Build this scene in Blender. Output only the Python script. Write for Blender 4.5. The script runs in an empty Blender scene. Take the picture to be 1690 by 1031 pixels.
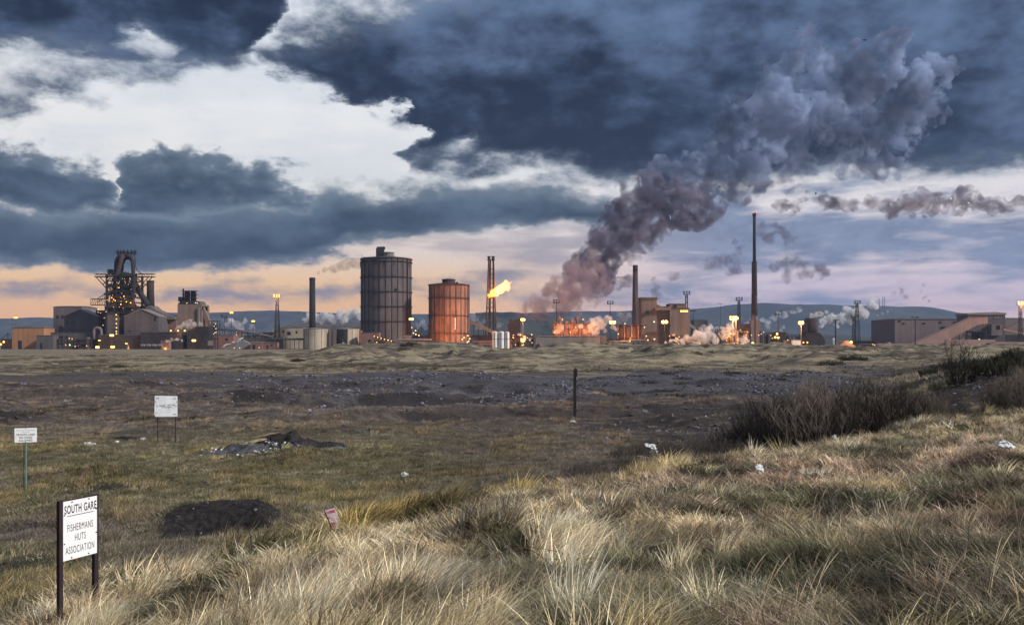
import bpy, math, random
import numpy as np
from mathutils import Vector, Matrix
random.seed(7); np.random.seed(7)
SC = bpy.context.scene
COL = SC.collection
F = 1464.0            # focal length in photograph pixels (photo is 1690 wide)
CX, HY = 845.0, 568.0 # principal column and horizon row of the photograph
GZ = -5.5             # level of the flat industrial land, eye level is z = 0
HAZE_D = 5.0e-5
R = math.radians

# ------------------------------------------------------------------ camera
cam = bpy.data.cameras.new('camera')
camo = bpy.data.objects.new('camera', cam); COL.objects.link(camo)
camo.location = (0, 0, 0); camo.rotation_euler = (R(90), 0, 0)
cam.sensor_width = 36; cam.lens = 36*F/1690.0
cam.shift_y = (HY-515.5)/1690.0
cam.clip_start = 0.1; cam.clip_end = 60000
SC.camera = camo

# ------------------------------------------------------------------ render / colour
SC.view_settings.view_transform = 'Standard'
SC.view_settings.look = 'None'
SC.view_settings.exposure = 0.0
SC.view_settings.gamma = 1.0
SC.view_settings.use_curve_mapping = False
SC.render.engine = 'CYCLES'
cy = SC.cycles
cy.max_bounces = 5; cy.diffuse_bounces = 2; cy.glossy_bounces = 2
cy.transmission_bounces = 3; cy.volume_bounces = 2; cy.transparent_max_bounces = 8
cy.caustics_reflective = False; cy.caustics_refractive = False
cy.use_denoising = True
cy.sample_clamp_indirect = 4.0
cy.use_light_tree = True

# ------------------------------------------------------------------ node helpers
class NT:
    """tiny helper to write node maths"""
    def __init__(s, nt): s.nt = nt
    def n(s, t, **kw):
        nd = s.nt.nodes.new(t)
        for k, v in kw.items(): setattr(nd, k, v)
        return nd
    def put(s, sock, v):
        if isinstance(v, bpy.types.NodeSocket): s.nt.links.new(v, sock)
        elif v is not None: sock.default_value = v
    def m(s, op, a, b=None, c=None, clamp=False):
        nd = s.n('ShaderNodeMath', operation=op, use_clamp=clamp)
        s.put(nd.inputs[0], a)
        if b is not None: s.put(nd.inputs[1], b)
        if c is not None: s.put(nd.inputs[2], c)
        return nd.outputs[0]
    def v(s, op, a, b=None, c=None):
        nd = s.n('ShaderNodeVectorMath', operation=op)
        s.put(nd.inputs[0], a)
        if b is not None: s.put(nd.inputs[1], b)
        if c is not None: s.put(nd.inputs[2], c)
        return nd.outputs['Value'] if op in ('LENGTH', 'DOT_PRODUCT', 'DISTANCE') else nd.outputs[0]
    def noise(s, vec, scale, detail=4, rough=.55, dist=0.0, col=False, lac=2.0):
        nd = s.n('ShaderNodeTexNoise')
        s.put(nd.inputs['Vector'], vec); nd.inputs['Scale'].default_value = scale
        nd.inputs['Detail'].default_value = detail; nd.inputs['Roughness'].default_value = rough
        nd.inputs['Distortion'].default_value = dist; nd.inputs['Lacunarity'].default_value = lac
        return nd.outputs['Color' if col else 'Fac']
    def mr(s, v, a, b, c=0.0, d=1.0, smooth=True):
        nd = s.n('ShaderNodeMapRange')
        nd.interpolation_type = 'SMOOTHSTEP' if smooth else 'LINEAR'; nd.clamp = True
        s.put(nd.inputs['Value'], v)
        for i, q in zip((1, 2, 3, 4), (a, b, c, d)): s.put(nd.inputs[i], q)
        return nd.outputs[0]
    def mix(s, f, a, b, typ='MIX'):
        nd = s.n('ShaderNodeMix', data_type='RGBA', blend_type=typ)
        s.put(nd.inputs[0], f)
        for i, q in ((6, a), (7, b)):
            if isinstance(q, (tuple, list)) and len(q) == 3: q = (*q, 1)
            s.put(nd.inputs[i], q)
        return nd.outputs[2]
    def ramp(s, f, stops, interp='LINEAR'):
        nd = s.n('ShaderNodeValToRGB'); s.put(nd.inputs[0], f)
        cr = nd.color_ramp; cr.interpolation = interp
        while len(cr.elements) < len(stops): cr.elements.new(.5)
        for e, (p, c) in zip(cr.elements, stops):
            e.position = p; e.color = (*c, 1) if len(c) == 3 else c
        return nd.outputs[0]
    def curve(s, x, pts):
        nd = s.n('ShaderNodeFloatCurve'); s.put(nd.inputs['Value'], x)
        c = nd.mapping.curves[0]; nd.mapping.use_clip = False
        pts = sorted(pts)
        while len(c.points) < len(pts): c.points.new(.5, .5)
        for q, (a, b) in zip(c.points, pts):
            q.location = (a, b); q.handle_type = 'VECTOR' if False else 'AUTO'
        nd.mapping.update()
        return nd.outputs[0]
    def sep(s, v):
        nd = s.n('ShaderNodeSeparateXYZ'); s.put(nd.inputs[0], v); return nd.outputs
    def comb(s, x, y, z=0.0):
        nd = s.n('ShaderNodeCombineXYZ')
        s.put(nd.inputs[0], x); s.put(nd.inputs[1], y); s.put(nd.inputs[2], z); return nd.outputs[0]

def srgb(r, g, b):
    f = lambda c: c/12.92 if c <= .04045 else ((c+.055)/1.055)**2.4
    return (f(r), f(g), f(b))
# ------------------------------------------------------------------ sky (world)
def ae(px, py):                      # azimuth and tangent of elevation of a direction
    tx = (px-CX)/F
    return math.atan(tx), (HY-py)/F/math.sqrt(1+tx*tx)
W = bpy.data.worlds.new('World'); SC.world = W; W.use_nodes = True
wt = W.node_tree; wt.nodes.clear(); N = NT(wt)
SUN_EL, SUN_AZ = 31.0, 114.0         # degrees; the brighter dusk sky lies behind the camera to the right
tc = N.n('ShaderNodeTexCoord').outputs['Generated']
D = N.v('NORMALIZE', tc)
dx, dy, dz = N.sep(D)
az = N.m('ARCTAN2', dx, dy)
hor = N.m('SQRT', N.m('ADD', N.m('MULTIPLY', dx, dx), N.m('MULTIPLY', dy, dy)))
te = N.m('DIVIDE', dz, N.m('MAXIMUM', hor, .02))
st = N.v('MULTIPLY', D, (1.0, 1.0, 2.1))           # clouds are seen flattened
w1 = N.noise(st, 5.0, 3, .55, col=True)
w2 = N.noise(st, 20.0, 5, .62, col=True)
wv = N.v('ADD', N.v('MULTIPLY', N.v('SUBTRACT', w1, (.5, .5, .5)), (.17, .10, 0)),
         N.v('MULTIPLY', N.v('SUBTRACT', w2, (.5, .5, .5)), (.075, .06, 0)))
amp = N.m('ADD', .22, N.m('MULTIPLY', N.m('MAXIMUM', te, 0.0), 2.6))
amp = N.m('MINIMUM', amp, 1.0)
sc = N.n('ShaderNodeVectorMath', operation='SCALE'); N.put(sc.inputs[0], wv); N.put(sc.inputs['Scale'], amp)
P = N.v('ADD', N.comb(az, te, 0.0), sc.outputs[0])
pa, pe, _ = N.sep(P)
AN = N.m('MULTIPLY_ADD', pa, 1/1.6, .5)            # -0.8..0.8 rad -> 0..1
fine = N.noise(N.v('MULTIPLY', D, (1, 1, 1.7)), 26.0, 6, .62)
soft = N.noise(st, 7.5, 4, .55)
streak = N.noise(N.v('MULTIPLY', D, (1, 1, 5.5)), 6.5, 5, .58)

def edge(pts):
    q = []
    for px, py in pts:
        a, e = ae(px, py); q.append((a/1.6+.5, e+.05))
    return N.m('SUBTRACT', N.curve(AN, q), .05)
def band(top, bot, st_, sb, x0=None, x1=None, sx=.05):
    t = N.m('MULTIPLY', N.m('SUBTRACT', edge(top), pe), 1/st_)
    b = N.m('MULTIPLY', N.m('SUBTRACT', pe, edge(bot)), 1/sb)
    d = N.m('MINIMUM', t, b)
    if x0 is not None:
        d = N.m('MINIMUM', d, N.m('MULTIPLY', N.m('SUBTRACT', pa, ae(x0, 300)[0]), 1/sx))
    if x1 is not None:
        d = N.m('MINIMUM', d, N.m('MULTIPLY', N.m('SUBTRACT', ae(x1, 300)[0], pa), 1/sx))
    return d, b
def lobe(px, py, rx, ry):
    a, e = ae(px, py)
    q = N.v('MULTIPLY', N.v('SUBTRACT', P, (a, e, 0)), (F/rx, F/ry, 0))
    return N.m('SUBTRACT', 1.0, N.v('LENGTH', q))
UP = -260
d1, b1 = band([(-500, UP), (470, UP), (500, UP), (900, UP)],
              [(-500, 70), (0, 92), (80, 104), (160, 108), (200, 116), (250, 100), (330, 106), (425, 110), (450, 88), (470, 40), (490, 0), (520, -60), (900, -200)], .08, .022)
for h in ((205, 48, 52, 46), (440, 62, 30, 30)):
    d1 = N.m('SUBTRACT', d1, N.m('MULTIPLY', N.m('MAXIMUM', lobe(*h), 0.0), 2.6))
d2, b2 = band([(300, 110), (445, 84), (470, 50), (540, 22), (620, 0), (720, -14), (800, -30), (850, -90), (900, -200), (1000, UP), (2300, UP)],
              [(300, 112), (445, 100), (480, 135), (530, 165), (600, 190), (655, 205), (680, 280), (760, 296), (850, 285), (940, 290), (1100, 292), (1250, 292), (1400, 298), (1520, 290), (1620, 280), (1690, 276), (2300, 280)], .05, .02)
for h in ((762, 236, 62, 44), (560, 172, 70, 26), (640, 186, 40, 20)):
    d2 = N.m('SUBTRACT', d2, N.m('MULTIPLY', N.m('MAXIMUM', lobe(*h), 0.0), 2.2))
d3, b3 = band([(-500, 235), (0, 226), (60, 228), (95, 242), (115, 268), (150, 276), (168, 300), (186, 336), (210, 420), (300, 500)],
              [(-500, 345), (300, 345)], .05, .02)
d4, b4 = band([(100, 520), (185, 345), (198, 275), (240, 250), (300, 258), (345, 285), (385, 300), (405, 283), (432, 290), (455, 312), (490, 338), (540, 420)],
              [(100, 348), (540, 348)], .05, .02)
d5, b5 = band([(-500, 345), (0, 345), (200, 335), (380, 345), (480, 345), (530, 326), (570, 316), (620, 328), (700, 314), (800, 314), (900, 314), (970, 322), (1030, 345), (1080, 385), (1200, 470)],
              [(-500, 425), (0, 432), (60, 426), (110, 437), (200, 441), (400, 436), (510, 436), (580, 418), (660, 396), (760, 388), (850, 382), (950, 378), (1050, 376), (1200, 376)], .03, .014)
d6, _ = band([(-500, 468), (0, 470), (90, 464), (140, 470), (240, 480), (300, 468), (480, 468), (700, 470), (900, 468), (1100, 480)],
             [(-500, 486), (0, 487), (120, 484), (240, 486), (300, 484), (480, 492), (700, 488), (900, 494), (1100, 490)], .022, .018)
d7, _ = band([(400, 440), (560, 398), (640, 386), (760, 380), (900, 372), (1000, 360), (1150, 300), (1300, 345), (1500, 352), (1690, 350), (2300, 345)],
             [(400, 430), (560, 428), (700, 428), (800, 438), (900, 440), (1000, 430), (1100, 440), (1300, 455), (1500, 450), (1690, 455), (2300, 455)], .07, .06)
w_lo = N.noise(st, 2.6, 2, .5)
# merge: signed "depth into cloud" of the big clouds
big = N.m('MAXIMUM', d2, d1)
cum = N.m('MAXIMUM', d3, d4)
front_w = N.m('MULTIPLY', N.mr(N.m('ABSOLUTE', az), .62, .85, 1, 0), N.mr(te, .42, .62, 1, 0))
front_w = N.m('MULTIPLY', front_w, N.mr(dy, 0.0, .1))
generic = N.m('MULTIPLY', N.m('SUBTRACT', N.m('ADD', N.m('MULTIPLY', soft, .7), N.m('MULTIPLY', streak, .3)), .47), 7.0)
def fmix(f, a, b):
    return N.m('ADD', N.m('MULTIPLY', f, b), N.m('MULTIPLY', N.m('SUBTRACT', 1.0, f), a))
big = fmix(front_w, generic, big)
fz = N.m('MULTIPLY', N.m('SUBTRACT', fine, .5), 1.7)
sz = N.m('MULTIPLY', N.m('SUBTRACT', soft, .5), 1.0)
# clear sky gradient, pale above and peach to the left / rose to the right near the horizon
teN = N.m('MULTIPLY', N.m('MAXIMUM', te, 0.0), 2.0)
gl = N.ramp(teN, [(0.0, srgb(.98, .65, .38)), (.05, srgb(1.0, .74, .46)), (.13, srgb(.99, .80, .56)), (.20, srgb(.92, .84, .78)), (.32, srgb(.93, .92, .90)), (.6, srgb(.925, .935, .95)), (1.0, srgb(.86, .90, .95))])
gr = N.ramp(teN, [(0.0, srgb(.76, .69, .74)), (.05, srgb(.88, .75, .76)), (.12, srgb(.84, .77, .82)), (.22, srgb(.90, .85, .86)), (.36, srgb(.93, .91, .91)), (.6, srgb(.90, .92, .95)), (1.0, srgb(.84, .89, .95))])
side = N.mr(az, -.12, .28)
clear = N.mix(side, gl, gr)
nish = N.n('ShaderNodeTexSky', sky_type='NISHITA', sun_disc=False, sun_elevation=R(SUN_EL), sun_rotation=R(SUN_AZ), altitude=10, air_density=1.0, dust_density=2.0)
nishc = N.v('MULTIPLY', nish.outputs[0], (.002, .002, .002))
clear = N.v('ADD', clear, nishc)
# thin high veil in the clear part
veil = N.m('MULTIPLY', N.mr(N.m('ADD', N.m('MULTIPLY', soft, .6), N.m('MULTIPLY', streak, .4)), .36, .66), N.mr(te, .08, .2, 0, .62))
clear = N.mix(veil, clear, srgb(.80, .835, .88))
# low hazy streak clouds everywhere near the horizon
hz = N.m('ADD', N.m('MULTIPLY', N.m('SUBTRACT', streak, .5), 4.5), N.m('MULTIPLY', N.m('MAXIMUM', N.m('SUBTRACT', d7, 0.0), -2.0), .8))
a7 = N.mr(N.m('ADD', hz, fmix(side, .1, .75)), .1, 1.2)
a7 = N.m('MULTIPLY', a7, N.mr(te, .24, .17, 0, 1))
lowcol = N.mix(side, srgb(.58, .50, .54), srgb(.45, .53, .66))
lowcol = N.mix(N.mr(fine, .35, .7), lowcol, N.mix(side, srgb(.42, .42, .52), srgb(.34, .43, .57)))
a7 = N.m('MULTIPLY', a7, N.mix(side, (.45, .45, .45), (.88, .88, .88)))
c = N.mix(a7, clear, lowcol)
# thin band 6
a6 = N.m('MULTIPLY', N.mr(N.m('ADD', N.m('ADD', d6, .35), N.m('ADD', fz, N.m('MULTIPLY', N.m('SUBTRACT', streak, .45), 3.0))), -.1, 1.2), .85)
c = N.mix(a6, c, N.mix(side, srgb(.44, .46, .55), srgb(.50, .55, .66)))
# long stratus bank and left cumulus: dark slate teal, bottoms darker than tops
def cloud(c, d, b, tall, lo, hi, rim, k0=-.45, k1=.25, nz=1.0, zz=1.0, off=0.0):
    nz *= 1.15
    dd = N.m('ADD', d, N.m('MULTIPLY', N.m('ADD', fz, sz), nz))
    al = N.mr(dd, k0, k1)
    h = N.m('MULTIPLY', b, tall)
    sh = N.m('ADD', N.m('MULTIPLY', N.m('SUBTRACT', soft, .5), 2.4*zz), N.m('MULTIPLY', N.m('SUBTRACT', fine, .5), 1.3*zz))
    s = N.mr(N.m('ADD', N.m('ADD', h, sh), off), -.40, 1.05)
    body = N.mix(s, lo, hi)
    col = N.mix(N.mr(dd, k0, k1+.7), rim, body)
    return N.mix(al, c, col)
c = cloud(c, d5, b5, .15, srgb(.14, .215, .295), srgb(.36, .45, .53), srgb(.50, .55, .60), zz=.9, off=-.12, nz=.6)
c = cloud(c, cum, N.m('MAXIMUM', b3, b4), .12, srgb(.12, .19, .27), srgb(.36, .445, .53), srgb(.48, .54, .60), k0=-.40, k1=.12, zz=1.0, off=-.1, nz=1.1)
big2 = N.m('ADD', big, N.m('MULTIPLY', N.m('SUBTRACT', w_lo, .5), 1.2))
c = cloud(c, big2, fmix(front_w, 3.0, N.m('MAXIMUM', b2, b1)), .10, srgb(.10, .155, .245), srgb(.39, .48, .62), srgb(.52, .58, .66), k0=-.75, k1=.6, off=-.42)
gnd = srgb(.28, .28, .30)
c = N.mix(N.mr(dz, -.02, -.001), gnd, c)
bg = N.n('ShaderNodeBackground'); N.put(bg.inputs[0], c); bg.inputs[1].default_value = 1.0
wo = N.n('ShaderNodeOutputWorld'); wt.links.new(bg.outputs[0], wo.inputs[0])
W.cycles.sampling_method = 'MANUAL'; W.cycles.sample_map_resolution = 512

# one weak, very soft sun: the bright part of the dusk sky
sl = bpy.data.lights.new('sun', 'SUN'); sl.energy = 4.4; sl.angle = R(6); sl.color = (1.0, .94, .86)
so = bpy.data.objects.new('sun', sl); COL.objects.link(so)
sd = Vector((math.sin(R(SUN_AZ))*math.cos(R(SUN_EL)), math.cos(R(SUN_AZ))*math.cos(R(SUN_EL)), math.sin(R(SUN_EL))))
so.rotation_euler = (-sd).to_track_quat('-Z', 'Y').to_euler()
# ------------------------------------------------------------------ materials and mesh helpers
MATS = {}
def new_mat(name):
    m = bpy.data.materials.new(name); m.use_nodes = True; m.node_tree.nodes.clear(); MATS[name] = m
    return m, NT(m.node_tree)
def finish(n, shader, disp=None):
    o = n.n('ShaderNodeOutputMaterial'); n.nt.links.new(shader, o.inputs[0])
def bsdf(n, col, rough=.8, metal=0.0, bump=None, bstr=.3, bdist=.1, spec=.3):
    b = n.n('ShaderNodeBsdfPrincipled')
    N2 = b.inputs
    if isinstance(col, tuple) and len(col) == 3: col = (*col, 1)
    n.put(N2['Base Color'], col); n.put(N2['Roughness'], rough); n.put(N2['Metallic'], metal)
    N2['Specular IOR Level'].default_value = spec
    if bump is not None:
        bn = n.n('ShaderNodeBump'); bn.inputs['Strength'].default_value = bstr; bn.inputs['Distance'].default_value = bdist
        n.put(bn.inputs['Height'], bump); n.nt.links.new(bn.outputs[0], N2['Normal'])
    return b.outputs[0]
def surf(name, c1, c2=None, scale=.2, rough=.85, metal=0.0, streak=0.0, rust=None, rustamt=.5, rnd=0.0, bstr=.25, bdist=.05, spec=.3, seam=0.0):
    """weathered surface: two base tones, vertical run-off stains, rust patches, per-object tone"""
    m, n = new_mat(name)
    if c2 is None: c2 = tuple(v*.7 for v in c1)
    tcn = n.n('ShaderNodeNewGeometry').outputs['Position']
    a = n.noise(tcn, scale, 6, .65)
    col = n.mix(n.mr(a, .32, .68), c1, c2)
    sx_, sy_, sz_ = n.sep(tcn)
    if seam:
        fr = n.m('FRACT', n.m('MULTIPLY', n.m('ADD', sx_, n.m('MULTIPLY', sy_, .37)), 1/seam))
        col = n.mix(n.m('MULTIPLY', n.m('LESS_THAN', fr, .12), .35), col, tuple(v*.35 for v in c1))
        sh_ = n.noise(n.v('MULTIPLY', tcn, (1/seam, .37/seam, .02)), 1.0, 0, 0)
        col = n.mix(n.m('MULTIPLY', n.mr(sh_, .35, .65), .35), col, c2)
    if streak:
        s = n.noise(n.v('MULTIPLY', tcn, (1, 1, .06)), scale*4, 4, .6)
        col = n.mix(n.m('MULTIPLY', n.mr(s, .45, .72), streak), col, tuple(v*.4 for v in c1))
    if rust:
        r = n.noise(n.v('MULTIPLY', tcn, (1, 1, .35)), scale*1.7, 7, .7)
        col = n.mix(n.mr(r, .62-.25*rustamt, .80-.25*rustamt), col, rust)
    if rnd:
        oi = n.n('ShaderNodeObjectInfo').outputs['Random']
        col = n.mix(1.0, col, n.ramp(oi, [(0, (1-rnd,)*3), (1, (1.0,)*3)]), 'MULTIPLY')
    finish(n, bsdf(n, col, rough, metal, bump=n.noise(tcn, scale*12, 4, .6), bstr=bstr, bdist=bdist, spec=spec))
    return m
def emit(name, col, strength):
    m, n = new_mat(name)
    e = n.n('ShaderNodeEmission'); e.inputs[0].default_value = (*col, 1); e.inputs[1].default_value = strength
    finish(n, e.outputs[0]); return m

def tagp(o, label=None, cat=None, group=None, kind=None):
    if label: o['label'] = label
    if cat: o['category'] = cat
    if group: o['group'] = group
    if kind: o['kind'] = kind
    return o
def empty(name, loc, label, cat, group=None, rz=0.0):
    o = bpy.data.objects.new(name, None); COL.objects.link(o)
    o.location = loc; o.rotation_euler = (0, 0, rz); o.empty_display_size = .5
    return tagp(o, label, cat, group)
def meshobj(name, verts, faces, mat, parent=None, loc=None, smooth=False, link=True):
    me = bpy.data.meshes.new(name); me.from_pydata([tuple(v) for v in verts], [], faces); me.update()
    if mat is not None: me.materials.append(MATS[mat] if isinstance(mat, str) else mat)
    if smooth: me.polygons.foreach_set('use_smooth', [True]*len(me.polygons))
    o = bpy.data.objects.new(name, me)
    if link: COL.objects.link(o)
    if parent is not None: o.parent = parent
    if loc is not None: o.location = loc
    return o
STUFFY = {'railing', 'machinery', 'bracing', 'support_frame', 'worn_print', 'crane_gallery', 'side_gantry', 'skip_bridge', 'hanging_cradle', 'stair_frame', 'trestle', 'platform', 'bleeder_platform'}
class MB:
    def __init__(s): s.v = []; s.f = []
    def add(s, vs, fs):
        k = len(s.v); s.v += [tuple(v) for v in vs]; s.f += [tuple(i+k for i in f) for f in fs]; return s
    def box(s, x0, x1, y0, y1, z0, z1):
        return s.add([(x0, y0, z0), (x1, y0, z0), (x1, y1, z0), (x0, y1, z0), (x0, y0, z1), (x1, y0, z1), (x1, y1, z1), (x0, y1, z1)],
                     [(0, 3, 2, 1), (4, 5, 6, 7), (0, 1, 5, 4), (1, 2, 6, 5), (2, 3, 7, 6), (3, 0, 4, 7)])
    def prism(s, pts, y0, y1):
        """outline pts (x, z) extruded from y0 to y1"""
        n = len(pts)
        vs = [(x, y0, z) for x, z in pts]+[(x, y1, z) for x, z in pts]
        fs = [tuple(range(n)), tuple(range(2*n-1, n-1, -1))]
        fs += [(i, i+n, (i+1) % n+n, (i+1) % n) for i in range(n)]
        return s.add(vs, fs)
    def bar(s, a, b, r, n=6, r2=None, caps=True):
        a, b = Vector(a), Vector(b); d = (b-a)
        if d.length < 1e-6: return s
        d.normalize(); u = d.orthogonal().normalized(); w = d.cross(u)
        r2 = r if r2 is None else r2
        vs = [a+(u*math.cos(t)+w*math.sin(t))*r for t in [2*math.pi*(i+.5)/n for i in range(n)]]
        vs += [b+(u*math.cos(t)+w*math.sin(t))*r2 for t in [2*math.pi*(i+.5)/n for i in range(n)]]
        fs = [(i, (i+1) % n, (i+1) % n+n, i+n) for i in range(n)]
        if caps: fs += [tuple(range(n-1, -1, -1)), tuple(range(n, 2*n))]
        return s.add(vs, fs)
    def tube(s, pts, r, n=8):
        """bent pipe through pts, r a number or list"""
        P_ = [Vector(p) for p in pts]; m = len(P_); rr = r if isinstance(r, (list, tuple)) else [r]*m
        k = len(s.v); ref = None
        for i, p in enumerate(P_):
            t = (P_[min(i+1, m-1)]-P_[max(i-1, 0)]).normalized()
            if ref is None: ref = t.orthogonal().normalized()
            ref = (ref-t*ref.dot(t)).normalized(); w = t.cross(ref)
            for j in range(n):
                a = 2*math.pi*j/n; s.v.append(tuple(p+(ref*math.cos(a)+w*math.sin(a))*rr[i]))
        for i in range(m-1):
            for j in range(n):
                a = k+i*n+j; b = k+i*n+(j+1) % n; s.f.append((a, b, b+n, a+n))
        s.f.append(tuple(range(k+n-1, k-1, -1))); s.f.append(tuple(range(k+(m-1)*n, k+m*n)))
        return s
    def lathe(s, prof, n=24, cx=0, cy_=0):
        k = len(s.v); m = len(prof)
        for r, z in prof:
            for j in range(n):
                a = 2*math.pi*j/n; s.v.append((cx+r*math.cos(a), cy_+r*math.sin(a), z))
        for i in range(m-1):
            for j in range(n):
                a = k+i*n+j; b = k+i*n+(j+1) % n; s.f.append((a, b, b+n, a+n))
        s.f.append(tuple(range(k+n-1, k-1, -1))); s.f.append(tuple(range(k+(m-1)*n, k+m*n)))
        return s
    def build(s, name, mat, parent=None, loc=None, smooth=False):
        o = meshobj(name, s.v, s.f, mat, parent, loc, smooth)
        if name in STUFFY: o['kind'] = 'stuff'      # pieces of a pixel or less, joined
        return o
def copy_tree(o, parent=None):
    c = o.copy(); COL.objects.link(c)
    if parent is not None: c.parent = parent
    for ch in list(o.children): copy_tree(ch, c)
    return c

def rock(name, seed, mat='slag_stone'):
    r = np.random.default_rng(seed); t = (1+5**.5)/2
    v = np.array([(-1, t, 0), (1, t, 0), (-1, -t, 0), (1, -t, 0), (0, -1, t), (0, 1, t), (0, -1, -t), (0, 1, -t), (t, 0, -1), (t, 0, 1), (-t, 0, -1), (-t, 0, 1)])
    v = v/np.linalg.norm(v[0])*r.uniform(.6, 1.2, (12, 1))*np.array([1, r.uniform(.6, 1), r.uniform(.45, .8)])
    f = [(0, 11, 5), (0, 5, 1), (0, 1, 7), (0, 7, 10), (0, 10, 11), (1, 5, 9), (5, 11, 4), (11, 10, 2), (10, 7, 6), (7, 1, 8), (3, 9, 4), (3, 4, 2), (3, 2, 6), (3, 6, 8), (3, 8, 9), (4, 9, 5), (2, 4, 11), (6, 2, 10), (8, 6, 7), (9, 8, 1)]
    return meshobj(name, v, f, mat, link=False)

# ------------------------------------------------------------------ value noise
def vn(x, y, seed=0):
    x = np.asarray(x, float); y = np.asarray(y, float)
    xi = np.floor(x).astype(np.int64); yi = np.floor(y).astype(np.int64)
    fx = x-xi; fy = y-yi; fx = fx*fx*fx*(fx*(fx*6-15)+10); fy = fy*fy*fy*(fy*(fy*6-15)+10)
    def h(a, b):
        n = (a*374761393+b*668265263+seed*974634777) & 0xffffffff
        n = ((n ^ (n >> 13))*1274126177) & 0xffffffff
        return ((n ^ (n >> 16)) & 0xffff)/65535.0
    return (h(xi, yi)*(1-fx)+h(xi+1, yi)*fx)*(1-fy)+(h(xi, yi+1)*(1-fx)+h(xi+1, yi+1)*fx)*fy
def fbm(x, y, oct=4, seed=0, rough=.5):
    s = 0; a = 1; t = 0
    for i in range(oct):
        s = s+a*vn(x*2**i+17.3*i, y*2**i-9.1*i, seed+i); t += a; a *= rough
    return s/t
def sst(e0, e1, x):
    t = np.clip((np.asarray(x, float)-e0)/(e1-e0), 0, 1); return t*t*(3-2*t)

# ------------------------------------------------------------------ lie of the land
TX = np.array([-300, 0, 160, 300, 480, 600, 900, 1200, 1450, 1690, 2000], float)
TD = np.array([2, 7, 12, 16, 20, 25, 32, 45, 80, 130, 190, 235, 300, 360, 450], float)
TZ = np.array([
 [-1.9, -1.85, -1.8, -1.8, -1.75, -1.7, -1.7, -1.7, -1.7, -1.7, -1.7],
 [-3.7, -3.4, -3.2, -2.85, -2.4, -2.35, -2.25, -2.15, -2.05, -2.0, -1.95],
 [-4.5, -4.35, -4.15, -3.85, -3.45, -3.2, -2.95, -2.75, -2.6, -2.45, -2.3],
 [-4.9, -4.6, -4.4, -4.25, -3.8, -3.5, -3.2, -2.95, -2.75, -2.6, -2.4],
 [-5.5, -5.2, -5.1, -4.95, -4.4, -3.95, -3.5, -3.1, -2.9, -2.7, -2.4],
 [-5.5, -5.5, -5.4, -5.3, -5.2, -5.05, -4.1, -3.35, -3.05, -2.8, -2.4],
 [-5.5, -5.5, -5.5, -5.5, -5.5, -5.45, -5.2, -4.5, -3.4, -2.7, -2.2],
 [-5.5, -5.5, -5.5, -5.5, -5.5, -5.5, -5.5, -5.3, -4.7, -2.9, -1.9],
 [-5.5, -5.5, -5.5, -5.5, -5.5, -5.5, -5.5, -5.5, -5.3, -1.9, -.7],
 [-5.5, -5.5, -5.5, -5.5, -5.5, -5.5, -5.5, -5.5, -5.4, -2.3, -.5],
 [-5.5, -5.5, -5.5, -5.5, -5.5, -5.5, -5.5, -5.5, -5.3, -3.2, -1.0],
 [-5.5, -5.5, -5.5, -5.4, -4.8, -4.5, -4.2, -4.2, -4.0, -3.0, -1.5],
 [-5.4, -5.2, -5.1, -4.6, -2.6, -1.7, -1.0, -1.1, -1.3, -1.2, -1.2],
 [-5.5, -5.4, -5.4, -5.2, -3.6, -2.6, -2.0, -2.2, -2.4, -2.4, -2.6],
 [-5.5]*11])
def catrow(xs, x):
    i = np.clip(np.searchsorted(xs, x)-1, 0, len(xs)-2); t = np.clip((x-xs[i])/(xs[i+1]-xs[i]), 0, 1)
    return i, t*t*(3-2*t)*.6+t*.4
def pxd(x, y):
    d = np.maximum(np.asarray(y, float), 1.5); return CX+F*np.asarray(x, float)/d, d
CREST = ([-300, 0, 160, 300, 600, 900, 1200, 1450, 1690, 2000], [10, 12, 14.5, 16.5, 19.5, 24, 28, 33, 48, 60])
def crest(px): return np.interp(px, *CREST)
PIT = (-8.7, 25.9)
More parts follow.
